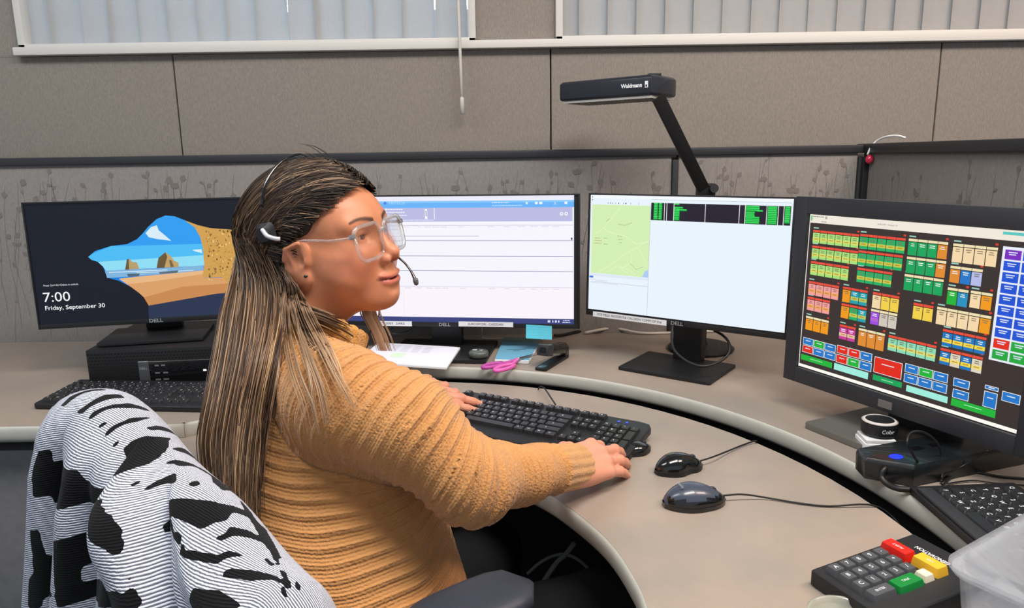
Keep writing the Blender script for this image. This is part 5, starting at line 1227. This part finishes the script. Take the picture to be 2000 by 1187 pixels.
while len(strands) < NS and tries < 200000:
    tries += 1
    v = rng.normal(size=3); v /= np.linalg.norm(v)
    if v[2] < -.45: continue
    p = HC_+v*HRAD
    if not hairline_ok(p): continue
    side = 1 if (v[1]+rng.normal()*.03) > 0 else -1
    th0 = math.atan2(abs(v[1]), v[0]); f_ = np.clip((v[0]+.3)/1.1, 0, 1)        # frontness
    # exit direction on the back of the head
    w_ = np.clip(.25+.55*f_+.35*(1-abs(v[2]))*(v[0] > -.4)-.5*max(0, -v[0])*.3, 0, 1)*rng.uniform(.75, 1.05)
    the = math.pi-(math.pi*.40)*np.clip(w_, 0, 1)*(1 if True else 1)
    if v[0] < -.3: the = math.pi-abs(math.pi-th0)*.9
    ex = sph(side*the, -.16+rng.normal()*.10)
    layer = rng.uniform(0, 1)
    vol = 1.02+.035*layer
    a_ = math.acos(np.clip(v@ex, -1, 1)); n1 = 9; path = []
    for k in range(n1):
        t = k/(n1-1); s_ = (math.sin((1-t)*a_)*v+math.sin(t*a_)*ex)/max(math.sin(a_), 1e-3)
        # lift arcs over, hair combed back and down
        s_ = s_+np.array([0, 0, .22*math.sin(math.pi*t)*(.3+f_)]); s_ /= np.linalg.norm(s_)
        bulk = vol+.20*t*np.clip(-s_[0], 0, 1)*(.4+.6*layer)
        path.append(h2w(HC_+s_*HRAD*bulk))
    # hanging part: choose lateral fraction from exit angle (right side = near camera = right edge of curtain)
    fr = (math.pi-the)/(math.pi-1.88) if side < 0 else .30*rng.random()
    fr = np.clip(fr+rng.normal()*.09, 0, 1.0)
    dep = (rng.uniform(-1, 1)*.020 if side < 0 else .012+rng.random()*.03)*(1-abs(fr-.5)*.7)-.012*(layer-.5)
    Lend = rng.choice([6, 7, 7, 8]) if fr < .9 else rng.choice([5, 6, 7])
    jx = rng.normal()*.004
    exw = path[-1]+np.array([0, 0, -.04])
    for k in range(Lend):
        P_ = curtain(k, fr)+CF*dep+np.array([jx+rng.normal()*.0012, 0, 0])
        if k < 3: P_ = P_*(.50, .78, .93)[k]+exw*(.50, .22, .07)[k]-ZV*0
        path.append(P_)
    strands.append(path); cols_.append(layer); clump.append(1.0+.45*math.sin(fr*37+v[2]*7)*math.sin(fr*17+2+v[0]*3))
def neckish(P): return np.minimum(sweater(P), np.minimum(headneck(w2h(P))*HS, collar(P)))
def hit_any(px, py, lift=.006, t0=.8):
    t = t0; r_ = ray(px, py)
    for _ in range(50):
        dd = float(neckish((CAM+r_*t)[None])[0])
        if dd < .0008: break
        t += dd*.8
        if t > 1.5: return None
    return CAM+r_*(t-lift)
for k in range(150):
    sp1 = rng.normal(); lift_ = .003+rng.uniform(0, .008); path = [h2w((-.050+rng.normal()*.004, -.070, .030)), h2w((-.050, -.078, -.005))]
    A_ = [(556, 560), (572, 585), (600, 606), (636, 620), (668, 634), (700, 652)] if k % 3 else [(552, 565), (566, 600), (592, 640), (620, 668), (650, 690)]
    for j, (px, py, _) in enumerate(smooth_path([(x, y, 0) for x, y in A_], 3)[:rng.integers(9, 16)]):
        hh = hit_any(px+sp1*2, py+sp1*(6+.6*j), lift_)
        if hh is None: break
        path.append(hh)
    if len(path) > 4: strands.append(path); cols_.append(.4)
# loose front locks lying over the shoulder
locks = [((563, 548), (572, 610), (600, 690), (625, 760), (640, 830)), ((575, 556), (596, 620), (632, 690), (660, 745), (690, 800)), ((560, 560), (560, 640), (575, 720), (600, 790), (612, 850)), ((556, 560), (545, 650), (540, 730), (525, 800), (515, 880)), ((590, 575), (622, 635), (655, 700), (668, 740)), ((570, 560), (582, 640), (604, 730), (612, 800))]
for li, lk in enumerate(locks):
    n_ = 13 if li in (0, 1) else 8
    for k in range(n_):
        s_ = rng.normal()*.0; path = [h2w((-.048+rng.normal()*.005, -.068, .026+rng.normal()*.010)), h2w((-.047+rng.normal()*.003, -.077, -.003))]
        sp1 = rng.normal()
        lq = smooth_path([(x, y, 0) for x, y in lk], 4); lift_ = .009+rng.uniform(0, .006)
        for j, (px, py, _) in enumerate(lq):
            hh = hit_any(px+sp1*(2.6+.35*j), py, lift_+.003)
            if hh is None: hh = path[-1]+np.array([0, 0, -.012])
            path.append(hh)
        strands.append(path); cols_.append(1.5+rng.uniform(-.2, .3))
# far side hair seen beneath the chin
for k in range(110):
    s_ = rng.normal(); path = [h2w((-.02, .075, .0)), h2w((-.01, .080, -.06))]+[at_d(722+x+s_*7, y, 1.17) for x, y in ((-4, 600), (8, 630), (20, 655), (30, 685))]
    strands.append(path); cols_.append(1.3)
# fly-aways on the crown
for k in range(3):
    v = sph(rng.uniform(-1.2, 1.2), rng.uniform(.9, 1.5)); p = HC_+v*HRAD*1.03; d_ = np.array([-1, rng.normal()*.6, .5+rng.random()*.5]); d_ /= np.linalg.norm(d_)
    strands.append([h2w(p), h2w(p+d_*.02+np.array([0, 0, .004])), h2w(p+d_*.045+np.array([0, 0, .002])), h2w(p+d_*.07-np.array([0, 0, .006]))]); cols_.append(.5)
HVs, HQs, HCs = [], [], []; off = 0
clump += [1.0]*(len(strands)-len(clump))
for path, layer, clp in zip(strands, cols_, clump):
    P = np.array(smooth_path(path, 3)); n_ = len(P); T = np.gradient(P, axis=0); T /= np.linalg.norm(T, axis=1)[:, None]+1e-9
    a = np.cross(T, np.array([.3, .5, .81])); a /= np.linalg.norm(a, axis=1)[:, None]+1e-9; b = np.cross(T, a)
    rad = rng.uniform(.0006, .00125)*np.interp(np.linspace(0, 1, n_), [0, .1, .75, 1], [.8, 1, .9, .25])
    R3 = np.stack([P+rad[:, None]*(a*math.cos(t)+b*math.sin(t)) for t in (0, 2.094, 4.189)], 1).reshape(-1, 3)
    q = []
    i = np.arange(n_-1)*3
    for j in range(3): q.append(np.stack([i+j, i+(j+1) % 3, i+3+(j+1) % 3, i+3+j], 1))
    rc_ = np.array(rootc[rng.integers(3)]); tc_ = np.array(tipc[rng.integers(5)])
    if layer > 1.2: rc_ = np.array(lin('6b5240')); tc_ = np.array(lin('c2a080'))
    elif rng.random() < .16: rc_ = np.array(lin('7a6450')); tc_ = np.array(lin('a88a68'))
    t = np.clip(np.linspace(0, 1, n_)*1.5-.15, 0, 1)[:, None]
    if layer <= 1: t = t*(1-np.clip((np.linspace(0, 1, n_)-.78)/.3, 0, 1)[:, None]*.4)
    cc = np.repeat(rc_*(1-t)+tc_*t, 3, axis=0)*rng.uniform(.75, 1.2)*clp
    HVs.append(R3); HQs.append(np.concatenate(q)+off); HCs.append(cc); off += len(R3)
# dark under-volume so that no gaps show
def under(P):
    L = w2h(P)*1.0; d = ell(L, HC_+np.array([-.004, 0, .0]), HRAD*np.array([1.0, 1.0, 1.0]))*HS
    face = (L[..., 0]*1.0-.050)*.75+(.070-L[..., 2])*.66   # cut away the face side
    d = smax(d, face*HS, .010); earz = np.maximum(L[..., 0]+.012, 0)*0+( .030-L[..., 2]); 
    d = smax(d, np.minimum(earz, L[..., 0]+.028)*HS, .012)
    mids = [(CL[k]+CR_[k])/2 for k in range(7)]
    for k in range(6):
        for f2 in (.30, .52, .76):
            a_ = curtain(k, f2)+CF*.024; b_ = curtain(k+1, f2)+CF*.024
            d = smin(d, cap(P, a_, b_, .019-.0015*k, .0175-.0015*k), .02)
    d = smin(d, cap(P, h2w((-.070, .0, .02)), (CL[1]+CR_[1])/2+CF*.05, .050, .028), .03)
    return d
V, Q = surfnets(under, (-.56, .80, .80), (-.15, 1.30, 1.34), .005, 2)
HVs.append(V); HQs.append(Q+off); HCs.append(np.tile(np.array(lin('2b211b')), (len(V), 1)))
hairm = mat('brown_hair', '4a382c', .38, attr='Col', spec=.35)
child('hair', np.concatenate(HVs), np.concatenate(HQs), hairm, np.concatenate(HCs))
# earrings
for i, (x, y, z, m_) in enumerate(((-.0115, -.0845, -.0235, CHR), (-.0015, -.0845, -.0250, BLKG))):
    b = MB(); b.lathe([(0, -.0028), (.0028, -.0018), (.0034, 0), (.0028, .0018), (0, .0028)], 14); o = b.build('earring', m_, person, smooth=True); o.location = h2w((x, y, z))-PO
# ---- glasses (a thing of their own)
bpy.context.view_layer.update()
def hl_matrix(p=(0, 0, 0)):
    M = Matrix.Identity(4); w_ = h2w(p)
    for i in range(3):
        for j in range(3): M[i][j] = HR[i][j]
        M[i][3] = w_[i]
    return M
GP = (.094, 0, .004)
gl = empty('eyeglasses', (0, 0, 0), mtx=hl_matrix(GP), label='clear framed square eyeglasses worn by the woman', cat='glasses')
CLR = mat('clear_acetate', 'eef0f1', .08, trans=.85, ior=1.35, coat=.6, alpha=.75); LENS = mat('lens_glass', 'ffffff', .02, trans=1, ior=1.12, spec=.9, alpha=.45, coat=1.0)
def lens_outline(s, n=8, g=0.):
    # local y,z outline of a big rounded square lens; s side
    w_, h_ = .056+2*g, .050+2*g; o = []
    for y, z in rrect(w_, h_, .013, n): 
        k = 1+.10*(z/h_)                    # wider on top
        o.append((s*(.0345+y*k), z))
    return o
for s_ in (1, -1):
    ol = lens_outline(s_, 6); pp = [(-.006*(abs(y)/.06)**2, y, z) for y, z in ol]; pp.append(pp[0])
    b = MB(); b.tube(pp, .0030, 8, sm=1); b.build('rim', CLR, gl, smooth=True)
    b = MB(); P0 = [(-.006*(abs(y)/.06)**2-.0004, y, z) for y, z in lens_outline(s_, 6, -.001)]; P1 = [(x-.0012, y, z) for x, y, z in P0]; b.loft([P0, P1]); b.build('lens', LENS, gl)
    b = MB(); hx_ = -.006; b.tube([(hx_, s_*.063, .014), (hx_-.004, s_*.0705, .0135), (hx_-.030, s_*.0765, .0150), (hx_-.062, s_*.0795, .0205), (hx_-.088, s_*.0800, .0225), (hx_-.104, s_*.0790, .010)], .0020, 8); b.build('temple', CLR, gl, smooth=True)
    b = MB(); b.box((hx_-.002, s_*.066, .014), (.005, .010, .007)); b.build('hinge', CHR, gl, bevel=.001)
b = MB(); b.tube([(.0, -.009, .010), (.003, -.004, .0145), (.003, .004, .0145), (.0, .009, .010)], .0024, 8); b.build('bridge', CLR, gl, smooth=True)
# ---- headset
hs = empty('headset', (0, 0, 0), mtx=hl_matrix((-.03, 0, .05)), label='thin black telephone headset over the woman\'s hair with a slim microphone boom', cat='headset')
b = MB(); P_ = []
for t in np.linspace(-1.22, 1.45, 22): P_.append((.006-.018*abs(math.sin(t)), math.sin(t)*.0935, .002+math.cos(t)*.0985))
b.tube(P_, .0022, 8, sm=1); b.build('headband', BLKG, hs, smooth=True)
b = MB(); b.loft([[(x, -.092-.004*k, z) for x, z in rrect(.034-.006*k, .032-.006*k, .008, 4, -.012, -.002)] for k in (0, 1, 2)]); b.build('temple_pad', BLK, hs, smooth=False)
b = MB(); b.tube([(-.010, -.1005, .006), (-.002, -.1035, -.004), (.010, -.1025, -.010), (.016, -.1000, -.012)], .0032, 8); b.build('silver_arm', mat('silver_plastic', 'd4d6dc', .25, metal=.3), hs, smooth=True)
b = MB(); b.lathe([(0, -.008), (.022, -.008), (.026, 0), (.022, .008), (0, .010)], 24, M=Matrix.Translation((.022, .096, -.05)) @ Matrix.Rotation(R_(90), 4, 'X')); b.build('ear_cushion', BLK, hs, smooth=True)
wi = (Matrix(hs.matrix_world)).inverted()
b0 = wi @ Vector(h2w((.005, .095, -.012))); bm_ = [Vector(at_d(776, 500, 1.11)), Vector(at_d(790, 513, 1.10)), Vector(at_d(803, 530, 1.095)), Vector(at_d(812, 549, 1.09))]
b = MB(); b.tube([b0, wi @ Vector(h2w((.05, .093, -.030)))]+[wi @ q for q in bm_], lambda t: .0016+.0014*max(0, (t-.75)*4), 8); b.build('microphone_boom', BLKG, hs, smooth=True)
tp = wi @ bm_[-1]; b = MB(); b.lathe([(0, -.007), (.0032, -.005), (.0042, 0), (.0036, .004), (0, .006)], 14, M=Matrix.Translation(tp)); b.build('microphone', GRYP, hs, smooth=True)
b = MB(); b.tube([wi @ Vector(h2w((.022, .096, -.02))), wi @ Vector(at_d(741, 602, 1.20)), wi @ Vector(at_d(737, 622, 1.19)), wi @ Vector(at_d(724, 646, 1.17)), wi @ Vector(at_d(716, 680, 1.15))], .0012, 6); b.build('cable', CORD, hs, smooth=True)
# ================================================================== OFFICE CHAIR AND THE THROW ON IT
P0 = at_d(118, 780, 1.02); P1 = at_d(500, 1187, .70)
P1 = P0+(P1-P0)*1.13
ca = np.array([P1[0]-P0[0], P1[1]-P0[1], 0]); CWID = np.linalg.norm(ca); ca /= CWID; cn = np.array([ca[1], -ca[0], 0])   # cn: away from her back
CC = (P0+P1)/2; CC[2] = 0
chair = empty('office_chair', (CC[0], CC[1], 0), 0, label='black office chair under the seated woman, its back draped in a patterned throw', cat='chair')
fw = -cn
def cp(a, f, z): return tuple(ca*a+fw*f+np.array([0, 0, z]))
BKL = mat('dark_blue_grey_vinyl', '30343f', .45, noise=.12, nscale=500, bump=.2, bscale=1500)
Mc = mtx(Vector((0, 0, 0)), Vector(ca), Vector(fw))
b = MB(); b.loft([[(x, y, z) for x, y in rrect(.48-i, .44-i, .08, 5, 0, .30)] for z, i in ((.36, .06), (.38, .01), (.41, .0), (.425, .02), (.43, .08))], M=Mc); b.build('seat', BKL, chair, smooth=False)
b = MB(); b.loft([[(x, y, z) for x, z in rrect(w_, h_, .09, 6, 0, .60)] for y, w_, h_ in ((-.03, .34, .34), (-.02, .40, .40), (.0, .41, .41), (.02, .36, .36))], M=Mc); b.build('backrest', BKL, chair, smooth=True)
b = MB(); b.tube([(0, -.02, .60), (0, -.05, .48), (0, .05, .35), (0, .25, .33)], .022, 10, M=Mc); b.build('back_bar', BLK, chair, smooth=True)
b = MB(); b.lathe([(0, .08), (.028, .08), (.028, .35), (0, .36)], 16, M=Matrix.Translation(cp(0, .28, 0))); b.build('gas_post', BLK, chair, smooth=True)
for k in range(5):
    a = k*2*math.pi/5+.3; c_ = np.array(cp(0, .28, 0)); e_ = c_+np.array([math.cos(a)*.29, math.sin(a)*.29, 0])
    b = MB(); b.tube([tuple(c_+[0, 0, .11]), tuple((c_+e_)/2+[0, 0, .095]), tuple(e_+[0, 0, .075])], .02, 8); lg = b.build('leg', BLK, chair, smooth=True)
    b = MB(); b.lathe([(0, -.02), (.026, -.02), (.028, 0), (.026, .02), (0, .02)], 16, M=Matrix.Translation(tuple(e_+[0, 0, .0285])) @ Matrix.Rotation(R_(90), 4, 'X')); b.build('caster', BLKG, lg, smooth=True)
# armrests: the near one shows at the bottom of the picture
for s_ in (1, -1):
    if s_ == 1: e_ = at_d(1025, 1142, .93); s0 = at_d(855, 1215, .86)
    else: e_ = CC+np.array(cp(-.30, .40, .64)); s0 = CC+np.array(cp(-.30, .16, .64))
    e_ = e_-CC; s0 = s0-CC; s0[2] = e_[2]-.004
    x = Vector(e_-s0); ln = x.length; x.normalize(); y = Vector((-x.y, x.x, 0)).normalized()
    Ma = mtx(Vector(s0), x, y)
    b = MB(); rings = []
    for t in np.linspace(0, 1, 9):
        xx = -.05+t*(ln+.06); e2 = math.sqrt(max(.02, 1-(abs(2*t-1))**4))
        rings.append([(xx, yy*.046*e2, zz*.017*e2) for yy, zz in [(math.copysign(abs(math.cos(a))**.6, math.cos(a)), math.copysign(abs(math.sin(a))**.6, math.sin(a))) for a in np.linspace(0, 2*math.pi, 20, endpoint=False)]])
    b.loft(rings, M=Ma); ar = b.build('armrest', BKL, chair, smooth=True)
    mid = (e_+s0)/2; b = MB(); b.tube([tuple(mid-[0, 0, .015]), tuple(mid-[0, 0, .15]), tuple(np.array(cp(s_*.2, .30, .37)))], .018, 8); b.build('arm_support', BLK, ar, smooth=True)
# ---- throw draped over the back
ZT = (P0[2]+P1[2])/2
NU, NV = 300, 380
def drape(u, v):
    # u 0..1 along the back from far left to near right, v 0 front hem .. 1 back hem
    a = (u-.5)
    zt = P0[2]+.085+(P1[2]+.045-P0[2]-.085)*u
    rc = .10; e = 0
    if u < .28: e = ((.28-u)/.28)**2.0*1.25
    if u > .93: e = ((u-.93)/.07)**2*.3
    half = CWID/2
    z_top = zt-.11*e
    return a, z_top, e
V = []; UV = []
for i in range(NU+1):
    u = i/NU; a, zt, e = drape(u, 0); x_ = (u-.5)*CWID*1.02
    for j in range(NV+1):
        v = j/NV; s_ = (v-.40)*.92                  # arclength from the crest, metres; + is the side away from her
        R0 = .062*(1-.55*e)
        if abs(s_) < R0*math.pi/2: th = s_/R0; f = -math.sin(th)*R0; z = zt-R0+R0*math.cos(th)
        else: sg = 1 if s_ > 0 else -1; dl = abs(s_)-R0*math.pi/2; f = -sg*R0-(sg*(.16 if sg > 0 else .02))*dl; z = zt-R0-dl*.985
        sb = np.clip((s_-.02)/.10, 0, 1) if s_ > 0 else 0
        # folds on the side facing the room
        fo = 0
        if s_ > -.02:
            sc2 = min(max(s_, 0), .16); uc = .52+1.55*sc2; hw = .050+.31*sc2; rmp = np.clip((s_+.02)/.07, 0, 1)
            q_ = (u-uc)/hw; fo += .034*rmp*(math.sqrt(max(0, 1-q_*q_)) if abs(q_) < 1 else 0)
            fo -= .022*rmp*math.exp(-((u-uc-hw*1.25)/.028)**2)+.012*rmp*math.exp(-((u-uc+hw*1.2)/.03)**2)
            k2 = np.clip((s_-.03)/.10, 0, 1)
            fo -= .018*k2*math.exp(-((u-.29)/.018)**2)+.016*k2*math.exp(-((u-.435-.1*s_)/.018)**2); fo += .012*k2*math.exp(-((u-.41)/.05)**2)+.010*k2*math.exp(-((u-.24)/.05)**2)
            fo += .008*math.sin(u*34+s_*6)*k2
            fo += .010*math.sin(s_*60-u*16)*np.clip((u-uc-hw)/.08, 0, 1)*np.clip((s_+.01)/.06, 0, 1)
        lump = .006*math.sin(u*19+1)*math.exp(-(s_/.1)**2)
        f -= fo; z += lump
        # rounded far corner closes round the side
        if u < .12: f *= .35+.65*(u/.12)**.6
        xx = x_+(.012*math.sin(s_*9) if s_ > 0 else 0)-.05*np.clip(s_, 0, .5)*(1-u)*1.1+.02*np.clip(s_, 0, .4)*u
        p = ca*xx+fw*f; V.append((p[0], p[1], z)); UV.append((u, s_))
V = np.array(V); UV = np.array(UV); I = np.arange((NU+1)*(NV+1)).reshape(NU+1, NV+1)
Q = np.stack([I[:-1, :-1], I[1:, :-1], I[1:, 1:], I[:-1, 1:]], -1).reshape(-1, 4)
# woven pattern: dark bands wrapping over the crest and large dark patches lower down
U_, S_ = UV[:, 0]*CWID, UV[:, 1]
dark = np.zeros(len(U_))
prr = random.Random(4)
def band(u0, s0, u1, s1, w_):
    a = np.array([u0, s0]); b_ = np.array([u1, s1]); P = np.c_[U_, S_]; t = np.clip((P-a)@(b_-a)/((b_-a)@(b_-a)), 0, 1); dd = np.linalg.norm(P-a-t[:, None]*(b_-a), axis=1)
    dark[:] = np.maximum(dark, np.clip(.5+(w_*np.sin(np.pi*np.clip(t, .08, .92))**.5-dd)/.006, 0, 1))
def patch(pts_):
    P = np.array(pts_); ins = np.zeros(len(U_), bool); j = len(P)-1
    for i in range(len(P)):
        c_ = ((P[i, 1] > S_) != (P[j, 1] > S_)) & (U_ < (P[j, 0]-P[i, 0])*(S_-P[i, 1])/(P[j, 1]-P[i, 1]+1e-9)+P[i, 0]); ins ^= c_; j = i
    dark[:] = np.maximum(dark, ins*1.0)
PATD = '134,37 121,21 129,0 148,-14 154,-10 141,10 143,27 147,37;93,10 111,-6 130,-19 128,-19 109,-4 93,10;82,28 89,17 95,8 96,8 87,17 85,27;179,37 180,19 173,-3 175,-20 189,-22 191,-1 189,18 192,33;207,32 202,21 206,2 209,-24 212,-38 220,-40 220,-14 212,7 212,25 212,31;229,31 228,24 232,12 234,22 233,29;247,30 242,23 240,2 238,-21 233,-45 246,-12 246,8 248,21 249,29;260,-9 253,-29 247,-54 250,-65 259,-42 262,-19;266,31 262,25 261,16 266,22 269,30;287,31 275,25 272,12 273,-13 274,-34 288,-28 312,-10 319,2 312,28 298,27;275,-30 264,-53 279,-31;297,-24 286,-48 293,-65 321,-62 303,-54 301,-36;327,-6 322,-16 329,-32 344,-44 367,-52 389,-58 411,-59 396,-47 407,-30 387,-29 364,-41 340,-33 342,-10;339,22 340,15 349,24 347,26;368,38 359,31 352,20 353,13 357,-2 376,4 369,20 358,25 362,32 369,38;385,-3 383,-12 393,-14 395,-6 391,-2;383,49 380,46 378,43 373,38 381,44 386,51;396,58 394,55 411,37 415,44 403,64;390,31 401,13 417,0 429,-17 438,-40 451,-42 442,-22 451,-9 449,13 428,22 404,37;425,43 435,31 452,22 440,32;463,11 465,-1 459,-7 467,-23 480,-32 488,-32 477,-17 470,-3 470,9;446,41 462,27 483,15 483,9 496,4 488,16 491,20 473,29 458,38;497,21 507,14 534,-5 551,-8 530,14 503,25;453,-40 456,-53 483,-44 511,-34 511,-26 494,-28 471,-32;532,-17 535,-22 560,-12 561,-7;536,-31 554,-24 567,-19 561,-16;144,94 160,90 158,148 142,153 139,115;160,106 249,68 256,77 337,53 241,112 158,162;262,81 334,40 363,45 381,54 401,73 383,70 360,70 341,57;229,154 355,74 368,91 256,176 257,196 377,104 338,165 239,229;136,195 149,193 156,227 237,215 154,285 155,297 136,302 136,262 143,252 141,229;311,156 411,93 423,93 435,99 338,165;404,75 422,89 437,99 431,99 415,88;489,43 515,32 546,34 485,71 491,47;78,33 84,24 86,23 103,39;200,-8 211,-23 226,-32 231,-46 221,-31 206,-20;247,-66 270,-68 301,-65 332,-59 286,-67 259,-67;406,-49 436,-49 467,-45 492,-37 519,-26 535,-19 522,-21 490,-30 462,-34 434,-40;398,32 429,37 456,29 451,34 427,44 413,41;532,-11 549,-7 563,-6 571,-4 563,-2 547,-3;483,9 492,2 507,-3 499,4;499,-17 514,-19 533,-15 519,-12;125,95 125,87 126,99 125,107'
for pl in PATD.split(';'): patch([(float(a)/1000, float(b)/1000) for a, b in (q.split(',') for q in pl.split())])
for k in range(14):  # unseen part toward the seat
    band(.03+k*.035, -.16, .05+k*.035, -.09, .006)
dk = dark.reshape(NU+1, NV+1)
for _ in range(3):
    p_ = np.pad(dk, 1, mode='edge'); dk = (p_[:-2, 1:-1]+p_[2:, 1:-1]+p_[1:-1, :-2]+p_[1:-1, 2:]+2*dk)/6
dark = dk.ravel()
me = np_mesh('throw', V, Q, None, {'dark': dark, 'uu': UV[:, 0]*CWID, 'ss': UV[:, 1]})
tm = bpy.data.materials.new('black_white_woven_throw'); tm.use_nodes = True; nt = tm.node_tree; pb_ = nt.nodes['Principled BSDF']
pb_.inputs['Roughness'].default_value = .95; pb_.inputs['Sheen Weight'].default_value = .08; pb_.inputs['Specular IOR Level'].default_value = .1
A = lambda n_: (lambda q: (setattr(q, 'attribute_name', n_), q)[1])(nt.nodes.new('ShaderNodeAttribute'))
ad_, au_, as_ = A('dark'), A('uu'), A('ss')
cx_ = nt.nodes.new('ShaderNodeCombineXYZ'); nt.links.new(au_.outputs['Fac'], cx_.inputs[0]); nt.links.new(as_.outputs['Fac'], cx_.inputs[1])
def math_(op, a, b=None, c=None):
    m_ = nt.nodes.new('ShaderNodeMath'); m_.operation = op
    for i, q in enumerate((a, b, c)):
        if q is None: continue
        if isinstance(q, (int, float)): m_.inputs[i].default_value = q
        else: nt.links.new(q, m_.inputs[i])
    return m_.outputs[0]
nz = nt.nodes.new('ShaderNodeTexNoise'); nz.inputs['Scale'].default_value = 260; nt.links.new(cx_.outputs[0], nz.inputs['Vector'])
nz2 = nt.nodes.new('ShaderNodeTexNoise'); nz2.inputs['Scale'].default_value = 90; nz2.inputs['Detail'].default_value = 5; nt.links.new(cx_.outputs[0], nz2.inputs['Vector'])
ph = math_('ADD', math_('MULTIPLY', as_.outputs['Fac'], 2300.), math_('ADD', math_('MULTIPLY', nz.outputs['Fac'], 4.0), math_('MULTIPLY', au_.outputs['Fac'], 700.)))
ln = math_('GREATER_THAN', math_('SINE', ph), .1)                       # weft lines showing through the white
edge = math_('GREATER_THAN', math_('ADD', ad_.outputs['Fac'], math_('MULTIPLY', math_('SUBTRACT', nz2.outputs['Fac'], .5), .35)), .5)
mx1 = nt.nodes.new('ShaderNodeMix'); mx1.data_type = 'RGBA'; nt.links.new(math_('MULTIPLY', ln, .88), mx1.inputs[0]); mx1.inputs[6].default_value = (*lin('dce0ee'), 1); mx1.inputs[7].default_value = (*lin('3c404c'), 1)
mx2 = nt.nodes.new('ShaderNodeMix'); mx2.data_type = 'RGBA'; nt.links.new(edge, mx2.inputs[0]); nt.links.new(mx1.outputs[2], mx2.inputs[6]); mx2.inputs[7].default_value = (*lin('0f1013'), 1)
nt.links.new(mx2.outputs[2], pb_.inputs['Base Color'])
bp = nt.nodes.new('ShaderNodeBump'); bp.inputs['Strength'].default_value = .5; bp.inputs['Distance'].default_value = .001; nt.links.new(math_('ADD', math_('SINE', ph), nz.outputs['Fac']), bp.inputs['Height']); nt.links.new(bp.outputs[0], pb_.inputs['Normal'])
thr = link('throw', me, tm, None); thr.location = CC
tag(thr, 'fuzzy black and white patterned woven throw draped over the office chair\'s back', 'throw')

for o in list(COL.objects):
    if o.parent is None and 'label' in o.keys():
        g = {'partition_panel': 'grey fabric partition panels round the desk', 'label_strip': 'printed label strips under the monitors', 'ceiling_light': 'ceiling light panels', 'vertical_blind': 'vertical blinds in the windows', 'computer_monitor': 'computer monitors on the desk', 'computer_mouse': 'mice on the curved desk', 'computer_keyboard': 'keyboards on the desks', 'floor_cable': 'cables in the dark under the desk'}.get(o.name.split('.')[0])
        if g: o['group'] = g
